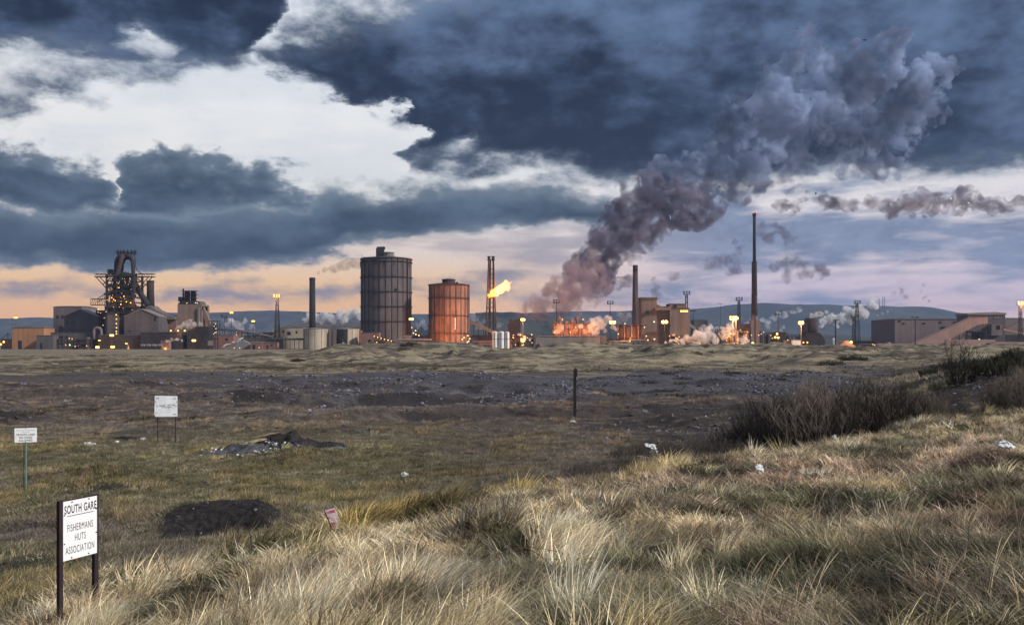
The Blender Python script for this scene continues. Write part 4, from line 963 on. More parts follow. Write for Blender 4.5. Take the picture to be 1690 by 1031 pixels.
MB().box(s.u(1086), s.u(1106), -8, -5, s.h(538), s.h(536.5)).build('balcony', 'steel_dark', s.o)
cluster_lights(s, [(1078.5, 531), (1079, 559.5), (1068, 561)], 'lamp_white', .9, -4.5); s.box('duct', 'roof_pale', 1074, 1077, 555, 560, -2, 0)
mast(1097, 527, 955, 'street_lamp', 'blazing amber lamp on a short mast in front of the large brown plant', lit=1, power=120000, br=2.1, bulb='lamp_hot')
mast(1133, 483, 1030, 'floodlight_tower', 'unlit lattice floodlight tower rising behind the large brown plant', kind='lattice', heads=6, w=2.4)
shed(1145, 1168, 528, 1080, 18, 'small_grey_house', 'small grey transfer house right of the large brown plant', 'building', 'clad_grey', 'roof_dark', wins=[(1163, 1166, 531, 534)])
mast(1144, 511, 1150, 'floodlight_mast', 'thin hazy mast behind the small grey transfer house', kind='flood', heads=2)
mast(1189, 500, 1300, 'radio_mast', 'hair thin mast against the hill left of the tall stack', kind='pole', cat='mast')
# ---- tall stack
s = Site(1245, 985, 'tall_stack', 'tallest chimney of the works, a stepped dark stack with bands', 'chimney')
for a, r0_, r1_, y0_, y1_, mt_ in ((0, 3.75, 3.5, None, 521, 'clad_mauve'), (0, 3.4, 3.1, 521, 487, 'stack_brown'), (0, 3.05, 2.9, 487, 432, 'stack_brown'), (0, 1.75, 1.55, 432, 352, 'steel_dark')):
    MB().lathe([(r0_, 0 if y0_ is None else s.h(y0_)), (r1_, s.h(y1_))], 20).build('flue', mt_, s.o, smooth=True)
for yy, rr in ((432.5, 3.15), (448, 3.2), (487, 3.4), (514, 3.6)): MB().lathe([(rr-.5, s.h(yy)-.5), (rr, s.h(yy)-.4), (rr, s.h(yy)+.5), (rr-.5, s.h(yy)+.6)], 20).build('band', 'burnt', s.o)
MB().lathe([(1.6, s.h(358)), (2.1, s.h(356)), (2.2, s.h(352.5)), (1.7, s.h(351.5))], 16).build('cap', 'steel_rust', s.o)
cluster_lights(s, [(1242.5, 352), (1247.5, 352)], 'lamp_red', .5, -2); MB().box(-.35, .35, -3.9, -3.0, 0, s.h(433)).build('ladder', 'steel_dark', s.o)
s.box('base_house', 'clad_brown', 1228, 1258, 534, None, 5, 20); s.box('base_house', 'clad_mauve', 1238, 1252, 528, None, -3.5, 3)
cluster_lights(s, [(1238, 553), (1250, 553), (1229, 553), (1236, 571)], 'lamp_white', .6, -5)
cluster_lights(s, [(1240, 566.5)], 'lamp_green', 1.7, -6)
mast(1219.5, 493, 1040, 'floodlight_tower', 'unlit floodlight tower with a boxy head just left of the tall stack', kind='lattice', heads=6, w=1.8)
mast(1214.6, 521.5, 930, 'street_lamp', 'bright amber lamp post, right of the pair left of the tall stack', lit=1, power=42000, mat='tank_cream', br=1.5, bulb='lamp_hot')
mast(1209.5, 524.5, 932, 'floodlight_mast', 'short floodlight mast with a glowing cluster, left of the pair left of the tall stack', kind='flood', lit=6, heads=6, power=42000, mat='tank_cream', bulb='lamp_hot')
mast(1183, 535, 925, 'utility_pole', 'thin dark pole among the steam left of the tall stack', cat='pole')
jungle(1184, 1236, 541, 975, 'steamy pipework under the bright lamp pair left of the tall stack', 4, 14, 6, 20, pw=50000)
jungle(1252, 1300, 545, 985, 'dark frame and vessels right of the tall stack foot', 5, 10, 5, 7, mat='steel_dark', vert='stack_brown', pw=9000)
shed(1283, 1297, 548, 960, 12, 'black_box_house', 'black windowless box right of the tall stack', 'building', 'burnt', 'roof_dark')
shed(1294, 1315, 562, 955, 12, 'brown_box_house', 'brown flat-roofed block with a pale end left of the cooling tower', 'building', 'clad_brown', 'roof_pale', doors=[(1297, 1300, 566, None)])
shed(1308, 1322, 561, 950, 6, 'pale_cabin', 'pale blue cabin left of the cooling tower', 'hut', 'white_paint', 'roof_pale')
s = Site(1253, 940, 'dark_long_range', 'long dark low range along the berm under the tall stack', 'building'); s.box('wall', 'steel_dark', 1190, 1326, 570, None, 0, 6); s.box('roof', 'roof_dark', 1189, 1327, 569.3, 570, -.4, 6.4)
mast(1284.5, 516.5, 940, 'floodlight_mast', 'slim unlit mast right of the tall stack', kind='flood', heads=2, mat='steel_dark')
s = Site(1283, 935, 'amber_lamp_cluster', 'three amber lamps on a bracket low right of the tall stack', 'lamp')
MB().bar(s.p(1283, 577), s.p(1283, 548), .3, 5).build('post', 'steel_dark', s.o); cluster_lights(s, [(1282, 551), (1279, 556.5), (1284, 557)], 'lamp_hot', 1.1, -1); plight((0, -4, s.h(555)), 20000, parent=s.o)
# ---- cooling / quench tower
s = Site(1344, 960, 'quench_tower', 'black quench tower with flared skirt and steam at its mouth', 'tower')
s.poly('skirt', 'burnt', [(1324, None), (1324, 560), (1332, 549), (1353, 549), (1362, 561), (1362, None)], 0, 20)
MB().lathe([(6.9, s.h(549)), (6.6, s.h(524.5)), (6.1, s.h(524.4))], 20, cx=s.u(1342.5), cy_=8).build('tower', 'stack_brown', s.o, smooth=True)
s.box('side_tower', 'burnt', 1329, 1334, 533, 549, 1, 12)
b = MB()
for a in (1325, 1332): b.bar(s.p(a, 577, -1), s.p(a, 545, -1), .25, 4)
b.bar(s.p(1324, 546, -1), s.p(1333, 546, -1), .3, 4); b.build('stair_frame', 'steel_dark', s.o)
MB().lathe([(7.0, s.h(530)), (7.1, s.h(529)), (6.9, s.h(528.5))], 20, cx=s.u(1342.5), cy_=8).build('band', 'steel_rust', s.o)
cluster_lights(s, [(1325.5, 565), (1332, 565)], 'lamp_amber', .8, -1)
mast(1322, 529, 925, 'street_lamp', 'blazing amber lamp post left of the quench tower', lit=1, power=70000, br=1.8, bulb='lamp_hot', mat='tank_cream')
# ---- right: poles, masts, low ground structures
s = Site(1379, 560, 'utility_pole', 'wooden pole with crossarm right of the quench tower', 'pole')
MB().bar((0, 0, -.5), (0, 0, s.h(527)), .5, 7, r2=.35).build('pole', 'stack_brown', s.o)
MB().bar(s.p(1379, 531), s.p(1374.5, 527.5), .2, 5).build('crossarm', 'stack_brown', s.o); MB().bar(s.p(1379, 531), s.p(1383.5, 527.5), .2, 5).build('crossarm', 'stack_brown', s.o)
MB().bar(s.p(1374.5, 527.6), s.p(1383.5, 527.6), .16, 4).build('crossarm', 'stack_brown', s.o)
mast(1414.5, 498.5, 1080, 'floodlight_tower', 'hazy lattice floodlight tower in front of the hill, taller of the two', kind='lattice', heads=6, w=3.2)
mast(1409.5, 521, 1050, 'floodlight_tower', 'hazy lattice mast beside the taller floodlight tower in front of the hill', kind='lattice', heads=2, w=2.2)
shed(1408, 1442, 563, 1120, 20, 'blue_grey_shed', 'low blue grey shed at the foot of the hazy floodlight towers', 'shed', 'clad_grey', 'roof_dark')
s = Site(1396, 985, 'ore_heap', 'rounded pinkish ore heap with an amber lamp right of the wooden pole', 'heap')
s.poly('heap', 'conveyor_pink', [(1383, None), (1386, 569), (1393, 563), (1400, 562), (1408, 568), (1420, None)], 0, 20); cluster_lights(s, [(1403.5, 564.5)], 'lamp_hot', 1.5, -2); plight((s.u(1403), -5, s.h(563)), 12000, parent=s.o)
s = Site(1570, 930, 'pink_site_wall', 'long pinkish wall with a step running under the conveyor galleries', 'wall')
for i in range(14): s.box('wall_panel', 'conveyor_pink', 1448+i*21.1, 1469+i*21.1, 566.5 if i < 7 else 564, None, 0, 2)
for a, b_, yy in ((1430, 1472, 571.5), (1560, 1640, 560), (1625, 1690, 566)): s.box('buttress', 'conveyor_pink', a, b_, yy, None, -3, -.3)
s = Site(1455, 925, 'dark_spoil_bank', 'low dark spoil bank with old posts in front of the pinkish wall', 'bank')
s.poly('bank', 'burnt', [(1405, None), (1412, 572), (1440, 569.5), (1470, 572), (1490, None)], -2, 6)
for i in range(10): MB().bar(s.p(1448+i*2.8, 576), s.p(1448+i*2.8, 568.5), .2, 4).build('post', 'steel_dark', s.o)
s = shed(1477, 1608, 526.5, 1060, 70, 'large_pale_shed', 'very large flat-roofed mauve shed behind the pink conveyor gallery', 'shed', 'clad_mauve', 'roof_dark', ridge=524, doors=[(1552, 1566, 539, 547)], over=.8)
for a, yy in ((1484.5, 530), (1491.5, 533.5), (1525, 533.5), (1552, 532), (1576, 531.5)): MB().box(s.u(a-1.8), s.u(a+1.8), -.6, .7, s.h(yy+1.2), s.h(yy-1.2)).build('louvre', 'burnt', s.o)
shed(1608, 1720, 525.5, 1075, 60, 'rear_right_shed', 'pale flat shed behind the transfer house at the right edge', 'shed', 'clad_mauve', 'roof_pale', ridge=523.5)
s = Site(1570, 985, 'pink_conveyor_gallery', 'wide pink conveyor gallery climbing to the transfer house on the right', 'conveyor')
s.poly('gallery', 'conveyor_pink', [(1508, 571), (1508, 567), (1604, 523.5), (1630, 523), (1630, 533.5), (1614, 536), (1606, 540), (1556, 566), (1540, 577)], 0, 7)
s.poly('gallery_roof', 'conveyor_pink', [(1508, 566.8), (1604, 523), (1630, 522.6), (1630, 523), (1604, 523.4), (1508, 567)], -.5, 7.5)
b = MB()
for a, t in ((1586, 550), (1598, 545)):
    b.bar(s.p(a, 577, 3), s.p(a, t, 3), .5, 5); b.bar(s.p(a, 562, 3), s.p(a+8, t, 3), .3, 4); b.bar(s.p(a, 562, 3), s.p(a-6, t+4, 3), .3, 4)
b.build('trestle', 'steel_dark', s.o)
cluster_lights(s, [(1567.5, 560.5), (1572, 560.8), (1579.5, 561), (1574, 568.5), (1595, 572)], 'lamp_small', .7, -1); cluster_lights(s, [(1588, 561.5), (1590.5, 561.5)], 'lamp_amber', .7, -1)
s = Site(1637, 1000, 'transfer_house', 'grey transfer house with a low pitched roof at the head of the pink gallery', 'building')
s.poly('wall', 'clad_grey', [(1603.5, 546), (1603.5, 519), (1665.5, 519), (1665.5, None), (1630, None), (1630, 548)], 8, 34); s.poly('roof', 'roof_pale', [(1601.5, 519), (1602, 516), (1648, 514.2), (1667, 516), (1667, 519)], 7, 35)
s.box('lean_to', 'clad_mauve', 1638, 1656, 535, 553.5, 2, 8); s.box('window', 'glass_dark', 1646, 1652, 536.5, 543.5, 1.7, 2)
s.box('window', 'roof_pale', 1648, 1651, 522, 525, 7.6, 8.1); s.box('window', 'roof_pale', 1652.5, 1655, 522, 525, 7.6, 8.1)
s.box('shed_wall', 'steel_dark', 1626, 1700, 552, None, 9, 30)
b = MB(); q = random.Random(12)
for i in range(9):
    a = 1603+i*3.2; b.bar(s.p(a, 577, 12), s.p(a, 546, 12), .28, 4); b.bar(s.p(a, 548+q.uniform(0, 6), 12), s.p(a+4, 564, 12), .22, 4); b.bar(s.p(a+4, 549, 12), s.p(a, 560, 12), .2, 4)
b.build('support_frame', 'steel_dark', s.o); cluster_lights(s, [(1620, 560)], 'lamp_white', 1.0, 5); cluster_lights(s, [(1675, 574.5)], 'lamp_amber', 1.1, -40)
s = Site(1672, 975, 'lower_right_conveyor', 'narrow conveyor running down from the lean-to towards the right edge', 'conveyor')
s.poly('gallery', 'conveyor_pink', [(1654, 545), (1654, 542), (1720, 556), (1720, 560)], -3, 1)
s.poly('gallery', 'clad_mauve', [(1662, 543), (1688, 530), (1720, 527), (1720, 535), (1690, 540), (1675, 545)], 3, 8); MB().bar(s.p(1700, 577), s.p(1700, 556), .4, 4).build('trestle', 'steel_dark', s.o)
mast(1684, 500, 960, 'floodlight_tower', 'floodlight tower with blazing lamps at the right edge', kind='lattice', lit=6, power=70000, bulb='lamp_hot', w=1.6)
mast(1510.5, 521, 540, 'utility_pole', 'dark pole standing before the large mauve shed', cat='pole')
for a, yy, d_, lb in ((1470, 474, 5900, 'left of the two radio masts on the hill crest'), (1453.5, 491, 5950, 'right of the two thin radio masts on the hill crest')):
    pass
for i, (a, yy, lb) in enumerate([(1451, 492, 'left one of three hair thin radio masts on the hill crest'), (1457, 489, 'latticed middle one of three radio masts on the hill crest'), (1460, 490, 'right one of three hair thin radio masts on the hill crest')]):
    s = Site(a, 6250); H = (HY-yy)*s.k-GZ; tagp(MB().bar((0, 0, 150), (0, 0, H), 2.2, 4).build('radio_mast', 'steel_dark', None, ((a-CX)*s.k, 6250, GZ)), lb, 'mast')
# distant pylons of light in the haze on the left hillside and the far trees on the knoll

jungle(236, 298, 549, 1030, 'dark pipework between the cast house and the batching tower', 21, 10, 5, 6, mat='steel_dark', vert='clad_grey')
jungle(386, 452, 545, 1075, 'pale mauve pipework behind the flat service range', 22, 12, 4, 5, mat='clad_mauve', vert='clad_mauve')
jungle(640, 706, 551, 985, 'pipework and lamps behind the low pipe run between the gasholders', 23, 10, 4, 8, mat='steel_rust', vert='brick_red', pw=6000)
jungle(86, 160, 556, 992, 'rusty low pipe racks along the front of the stock house', 24, 12, 3, 5, mat='steel_rust', vert='clad_grey')
jungle(1410, 1476, 564, 1010, 'low rusty pipe racks before the blue grey shed', 25, 8, 2, 4, mat='steel_rust', vert='conveyor_pink')
jungle(1296, 1330, 552, 990, 'brown pipework behind the flat-roofed block left of the quench tower', 26, 7, 4, 5, mat='steel_rust', vert='stack_brown')
shed(1040, 1064, 561, 938, 8, 'grey_switch_house', 'little grey switch house at the foot of the brown chimney', 'hut', 'clad_grey', 'roof_pale', doors=[(1044, 1047, 566, None)], wins=[(1052, 1055, 565, 568)])
shed(1003, 1020, 564, 936, 8, 'brown_hut', 'brown hut right of the long grey wall', 'hut', 'clad_brown', 'roof_dark', doors=[(1009, 1012, 568, None)])
# ------------------------------------------------------------------ grass, scrub, stones (each kind is one uncountable mass)
rng = np.random.default_rng(11)
def tuft(name, n, h, rad, lean, out, width, segs, mat, seed, curl=.25, droop=.2, hvar=.45, head=0):
    r = np.random.default_rng(seed); V = []; Fc = []; S = []
    for i in range(n):
        a = r.uniform(0, 2*math.pi); rr = rad*math.sqrt(r.uniform()); bx, by = rr*math.cos(a), rr*math.sin(a)
        oa = a+r.normal(0, .7); L = h*(1-hvar*r.uniform()); o_ = out*r.uniform(.2, 1.1); ln = lean*r.uniform(.5, 1.35)
        wa = r.uniform(0, math.pi); wx, wy = math.cos(wa), math.sin(wa)
        cu = r.normal(0, curl); dr = droop*r.uniform(0, 1.4); sh = r.uniform(.28, 1.35); k = len(V)
        for s in range(segs+1):
            t = s/segs
            x = bx+math.cos(oa)*o_*L*t**1.3+ln*L*t**1.7-math.sin(oa)*cu*L*t*t
            y = by+math.sin(oa)*o_*L*t**1.3+math.cos(oa)*cu*L*t*t+.15*ln*L*t*t
            z = L*(t*(1-.12*(ln+o_))-dr*t**3)-.02
            w = width*(1-t**1.5*.9)*r.uniform(.9, 1.1) if not (head and t > .7) else head
            if s == segs: V.append((x, y, z)); S.append(sh)
            else: V += [(x-wx*w, y-wy*w, z), (x+wx*w, y+wy*w, z)]; S += [sh, sh]
            if s and s < segs: q = k+2*(s-1); Fc.append((q, q+1, q+3, q+2))
            elif s == segs: q = k+2*(s-1); Fc.append((q, q+1, q+2))
    o = meshobj(name, V, Fc, mat, link=False)
    at = o.data.attributes.new('shade', 'FLOAT', 'POINT'); at.data.foreach_set('value', np.array(S, np.float32))
    return o
def scatter(name, mat_objs, X, Y, Z, rot, scl, idx, tint, label_kind='stuff'):
    """one object: points that carry a tuft mesh each (geometry nodes)"""
    me = bpy.data.meshes.new(name); n = len(X)
    me.vertices.add(n); me.vertices.foreach_set('co', np.stack([X, Y, Z], 1).astype(np.float32).ravel())
    def at(nm, typ, arr, key='value'):
        a = me.attributes.new(nm, typ, 'POINT'); a.data.foreach_set(key, np.ascontiguousarray(arr).ravel())
    at('rot', 'FLOAT_VECTOR', rot.astype(np.float32), 'vector'); at('scl', 'FLOAT_VECTOR', scl.astype(np.float32), 'vector')
    at('idx', 'INT', idx.astype(np.int32))
    at('tint', 'FLOAT_COLOR', np.concatenate([tint, np.ones((n, 1))], 1).astype(np.float32), 'color')
    o = bpy.data.objects.new(name, me); COL.objects.link(o); o['kind'] = 'stuff'
    me.materials.append(mat_objs[0].data.materials[0])
    cl = bpy.data.collections.new(name+'_variants')
    for q in mat_objs: cl.objects.link(q)
    ng = bpy.data.node_groups.new(name, 'GeometryNodeTree')
    ng.interface.new_socket('Geometry', in_out='INPUT', socket_type='NodeSocketGeometry')
    ng.interface.new_socket('Geometry', in_out='OUTPUT', socket_type='NodeSocketGeometry')
    gi = ng.nodes.new('NodeGroupInput'); go = ng.nodes.new('NodeGroupOutput')
    ci = ng.nodes.new('GeometryNodeCollectionInfo'); ci.inputs['Collection'].default_value = cl
    ci.inputs['Separate Children'].default_value = True; ci.inputs['Reset Children'].default_value = True
    ip = ng.nodes.new('GeometryNodeInstanceOnPoints'); ip.inputs['Pick Instance'].default_value = True
    def na(nm, t):
        a = ng.nodes.new('GeometryNodeInputNamedAttribute'); a.data_type = t; a.inputs['Name'].default_value = nm
        return a.outputs['Attribute']
    L = ng.links.new
    L(gi.outputs[0], ip.inputs['Points']); L(ci.outputs[0], ip.inputs['Instance'])
    L(na('idx', 'INT'), ip.inputs['Instance Index']); L(na('rot', 'FLOAT_VECTOR'), ip.inputs['Rotation']); L(na('scl', 'FLOAT_VECTOR'), ip.inputs['Scale'])
    L(ip.outputs[0], go.inputs[0])
    md = o.modifiers.new('scatter', 'NODES'); md.node_group = ng
    return o
def grass_mat(name, rough=.6, trans=.25):
    m, n = new_mat(name)
    t = att(n, 'tint', 'INSTANCER', 'Color'); s = att(n, 'shade')
    col = n.v('SCALE', t) if False else None
    vs = n.n('ShaderNodeVectorMath', operation='SCALE'); n.put(vs.inputs[0], t); n.put(vs.inputs['Scale'], s)
    b = bsdf(n, vs.outputs[0], rough, spec=.25)
    tr = n.n('ShaderNodeBsdfTranslucent'); n.put(tr.inputs[0], vs.outputs[0])
    mx = n.n('ShaderNodeMixShader'); mx.inputs[0].default_value = trans
    n.nt.links.new(b, mx.inputs[1]); n.nt.links.new(tr.outputs[0], mx.inputs[2])
    finish(n, mx.outputs[0]); return m
grass_mat('grass_blade')
def seedpts(n, px0, px1, d0, d1, dens):
    """points thinned by a density function so that they fill ground seen between d0 and d1"""
    px = rng.uniform(px0, px1, n); u = rng.uniform(0, 1, n)
    d = d0*(d1/d0)**u
    k = rng.uniform(0, 1, n) < dens(px, d)
    px, d = px[k], d[k]; x = (px-CX)/F*d
    return x, d, px
def slope_rot(x, y, yaw, k=.7):
    e = .15
    sx = (ground(x+e, y)-ground(x-e, y))/(2*e); sy = (ground(x, y+e)-ground(x, y-e))/(2*e)
    return np.stack([np.arctan(sy)*k, -np.arctan(sx)*k, yaw], 1)
def pal(cols, w, n):
    c = np.array(cols)[rng.choice(len(cols), n, p=np.array(w)/sum(w))]
    return c*rng.uniform(.75, 1.2, (n, 1))
STRAW = [(.56, .47, .31), (.50, .38, .21), (.62, .56, .42), (.40, .28, .15)]
def lerp(a, b, t): return a*(1-t[:, None])+b*t[:, None]

# -- marram
mt = [tuft('marram_tuft', 70, .78, .13, .55+.1*i, .42, .0050, 6, 'grass_blade', 100+i, curl=.22, droop=.26) for i in range(3)]
mt += [tuft('marram_tuft', 56, .62, .20, .40, .60, .0050, 6, 'grass_blade', 110+i, curl=.32, droop=.38) for i in range(3)]
mt += [tuft('marram_tuft_wide', 44, .72, .17, .5, .48, .0090, 5, 'grass_blade', 120+i, curl=.26, droop=.3) for i in range(3)]
def dens_m(px, d):
    c = d-crest(px); x = (px-CX)/F*d
    n = fbm(x*.55, d*.55, 3, 91)
    clump = sst(.43, .57, n)*(.12+.88*sst(.40, .52, fbm(x*1.3, d*1.0, 2, 94)))
    left = 1-sst(820, 1120, px)
    near = np.where(c > -4.0, .95-.45*(1-left), .05+.87*left)
    left2 = 1-sst(820, 1120, px)
    bald = sst(1.0, 3.0, -c)*left*(1-sst(.48, .62, fbm(x*.4+9, d*.4, 3, 92)))*.25
    w = (d/26.0)**1.1
    sgn = (px > 520)*(px < 578)*(d > 15.2)*(d < 18.7)
    return np.clip((clump*near+.04*left-bald)*w*1.35, 0, 1)*(c < .6)*(d < 46)*(1-sgn)
x, y, px = seedpts(52000, -140, 1840, 5.2, 46, dens_m)
n_ = len(x); z = ground(x, y)
pn = fbm(x*.35, y*.35, 3, 95); cdist = y-crest(px)
gold = np.clip(sst(-4, -1, cdist)*sst(380, 560, px)*(1-sst(1150, 1350, px))+.5*sst(.55, .7, pn), 0, 1)
tint = lerp(pal([(.80, .69, .47), (.66, .53, .33), (.86, .80, .64), (.42, .31, .19)], [3, 3, 3, 1.8], n_), pal([(.56, .42, .17), (.42, .33, .13), (.64, .52, .26)], [3, 2, 2], n_), gold)
tus_m = .45+1.1*sst(.36, .62, fbm(x*1.05, y*.9, 3, 111)); tint = tint*tus_m[:, None]
grn = sst(.56, .7, fbm(x*.5, y*.5, 3, 97))*.28
tint = lerp(tint, tint*np.array([[.62, .68, .46]]), grn)
yaw = rng.normal(.05, .62, n_)+1.1*(fbm(x*.8, y*.8, 2, 93)-.5); s = rng.uniform(.5, 1.2, n_)*(1-.25*sst(900, 1200, px)*(cdist < -5))
rt = slope_rot(x, y, yaw, .5); rt[:, 0] += rng.normal(0, .12, n_); rt[:, 1] += rng.normal(0, .16, n_)
scatter('marram_grass', mt, x, y, z, rt, np.stack([s, s, s*rng.uniform(.85, 1.1, n_)], 1), np.where(y > 13.5, rng.integers(6, 9, n_), rng.integers(0, 6, n_)), tint)
print('marram', n_)

sh_ = [tuft('seed_stalks', 5, 1.05, .10, .5, .25, .0032, 8, 'grass_blade', 180+i, curl=.12, droop=.10, hvar=.3, head=.0045) for i in range(3)]
x, y, px = seedpts(2200, -140, 1840, 5.5, 34, lambda px, d: np.clip(.05+.5*sst(.5, .65, fbm((px-CX)/F*d*.4, d*.4, 3, 90)), 0, 1)*(d-crest(px) < .5)*(d/30)**.8)
n_ = len(x); s = rng.uniform(.5, .85, n_)
scatter('seed_head_stalks', sh_, x, y, ground(x, y), slope_rot(x, y, rng.normal(0, .5, n_), .5), np.stack([s, s, s], 1), rng.integers(0, 3, n_), pal([(.62, .50, .34), (.44, .33, .22), (.30, .22, .16)], [2, 2, 1], n_))
# -- tangled short dead grass on the dune, with green patches low on the right
sg = [tuft('short_tuft', 46, .32, .20, .25, 1.0, .0048, 4, 'grass_blade', 130+i, curl=.6, droop=.5, hvar=.6) for i in range(4)]
sg += [tuft('short_tuft_wide', 34, .33, .22, .25, 1.0, .0085, 3, 'grass_blade', 140+i, curl=.6, droop=.5, hvar=.6) for i in range(3)]
def dens_s(px, d):
    c = d-crest(px); return np.clip((d/22.0)**.9*1.15, 0.12, 1)*(c < 2.0)*(d < 62)
x, y, px = seedpts(42000, -140, 1840, 4.6, 62, dens_s)
n_ = len(x); z = ground(x, y); pyv = HY-z/y*F
gm = np.clip(sst(.50, .62, fbm(x*.6, y*.6, 3, 99)+.14*sst(880, 960, pyv)*sst(700, 1000, px)), 0, 1)
gm = np.maximum(gm*.8, .55*sst(890, 960, pyv)*sst(760, 1000, px)*sst(.40, .55, fbm(x*1.1, y*1.1, 2, 98)))
rosy = sst(.42, .6, fbm(x*.3+5, y*.3, 3, 96))*sst(700, 950, px)
dry = lerp(pal([(.68, .55, .34), (.54, .41, .25), (.78, .68, .50), (.28, .20, .13)], [3, 2, 2, 1], n_), pal([(.64, .47, .33), (.50, .35, .23), (.74, .59, .45), (.24, .17, .12)], [2, 1, 2, 1], n_), rosy)
tint = lerp(dry, pal([(.085, .105, .045), (.15, .16, .07), (.34, .33, .25), (.05, .055, .03)], [3, 2, 1.8, 1.5], n_), gm)
tint = tint*(.42+1.15*sst(.34, .64, fbm(x*1.3, y*1.0, 3, 112)))[:, None]
s = rng.uniform(.6, 1.3, n_)
scatter('short_dead_grass', sg, x, y, z, slope_rot(x, y, rng.uniform(0, 6.28, n_), .8), np.stack([s, s, s*rng.uniform(.7, 1.1, n_)], 1), np.where(y > 14, rng.integers(4, 7, n_), rng.integers(0, 4, n_)), tint)
print('short', n_)

# -- turf and dead grass on the waste ground, 18-75 m
tf = [tuft('turf_tuft', 60, .16, .30, .12, .9, .006, 3, 'grass_blade', 150+i, curl=.5, droop=.3, hvar=.6) for i in range(3)]
tf += [tuft('turf_tuft', 60, .34, .26, .35, .6, .006, 4, 'grass_blade', 160+i, curl=.3, droop=.3, hvar=.6) for i in range(2)]
def dens_t(px, d):
    x = (px-CX)/F*d; zn = zones(x, d)
    return np.clip((1-zn['dark']*1.05)*(1-zn['slag']*.95)*(d/45.0)**.5, 0, 1)*(d-crest(px) > -.5)
x, y, px = seedpts(60000, -140, 1840, 13, 110, dens_t)
n_ = len(x); z = ground(x, y); zn = zones(x, y)
tint = lerp(pal([(.17, .14, .125), (.24, .19, .165), (.12, .10, .095), (.34, .28, .22)], [3, 3, 3, 1.2], n_), pal([(.145, .14, .08), (.22, .19, .12), (.38, .32, .21), (.08, .08, .045)], [3, 3, 2, 1.5], n_), zn['turf'])
tus = sst(.58, .66, fbm(x*.5, y*.35, 3, 101))
idx = np.where(rng.uniform(0, 1, n_) < .12+.6*tus, rng.integers(3, 5, n_), rng.integers(0, 3, n_))
tint = lerp(tint, tint*np.array([[1.35, 1.22, .95]]), tus*.8)
var = .62+1.3*fbm(x*.25, y*.12, 4, 109); tint = tint*var[:, None]
s = rng.uniform(.6, 1.3, n_)*(1+.5*sst(50, 100, y))
scatter('turf_and_weeds', tf, x, y, z, slope_rot(x, y, rng.uniform(-.8, .8, n_)), np.stack([s, s, s*rng.uniform(.7, 1.2, n_)], 1), idx, tint)
print('turf', n_)

# -- coarse pale grass on the flat beyond the slag and over the far berm
fg = [tuft('coarse_tuft', 44, .75, .85, .35, .4, .022, 3, 'grass_blade', 170+i, curl=.25, droop=.25, hvar=.6) for i in range(4)]
def dens_f(px, d):
    x = (px-CX)/F*d
    return np.clip(.25+.75*sst(.4, .6, fbm(x*.04, d*.03, 4, 104)), 0, 1)*np.where(d < 175, sst(1380, 1520, px), 1)
x, y, px = seedpts(30000, -140, 1840, 70, 460, dens_f)
n_ = len(x); z = ground(x, y)
dk = sst(.48, .60, fbm(x*.04, y*.035, 4, 105))
tint = lerp(pal([(.40, .33, .23), (.32, .26, .18), (.48, .41, .29)], [3, 3, 2], n_), pal([(.13, .10, .08), (.11, .10, .065)], [1, 1], n_), dk)
s = rng.uniform(.5, 1.2, n_)
scatter('coarse_pale_grass', fg, x, y, z, slope_rot(x, y, rng.normal(.1, .5, n_)), np.stack([s, s, s*rng.uniform(.6, 1.1, n_)], 1), rng.integers(0, 4, n_), tint)
print('far', n_)

# -- stones and slag lumps
m, n = new_mat('slag_stone')
t = att(n, 'tint', 'INSTANCER', 'Color'); nn = n.noise(n.n('ShaderNodeNewGeometry').outputs['Position'], 9.0, 4, .7)
finish(n, bsdf(n, n.mix(n.mr(nn, .3, .7), n.mix(1.0, t, (.45, .45, .45), 'MULTIPLY'), t), .9, spec=.25))
rk = [rock('stone', 200+i) for i in range(5)]
def dens_r(px, d):
    x = (px-CX)/F*d; zn = zones(x, d)
    return np.clip(zn['slag']*sst(.36, .55, fbm(x*.15, d*.08, 3, 107))+zn['dark']*.25+.012, 0, 1)*(d-crest(px) > 1)
x, y, px = seedpts(60000, -140, 1840, 17, 200, dens_r)
n_ = len(x); s = rng.uniform(.25, 1, n_)**2.6*.15*(1+y/90)
s = np.minimum(s, .5)*np.where(y < 50, .45, 1)
tint = pal([(.19, .19, .25), (.09, .09, .12), (.29, .29, .35), (.06, .055, .06), (.13, .11, .10)], [3, 3, .7, 2.5, 1], n_)
scatter('slag_stones', rk, x, y, ground(x, y)+s*.15, np.stack([rng.uniform(-.4, .4, n_), rng.uniform(-.4, .4, n_), rng.uniform(0, 6.28, n_)], 1), np.stack([s, s, s], 1), rng.integers(0, 5, n_), tint)
print('stones', n_)

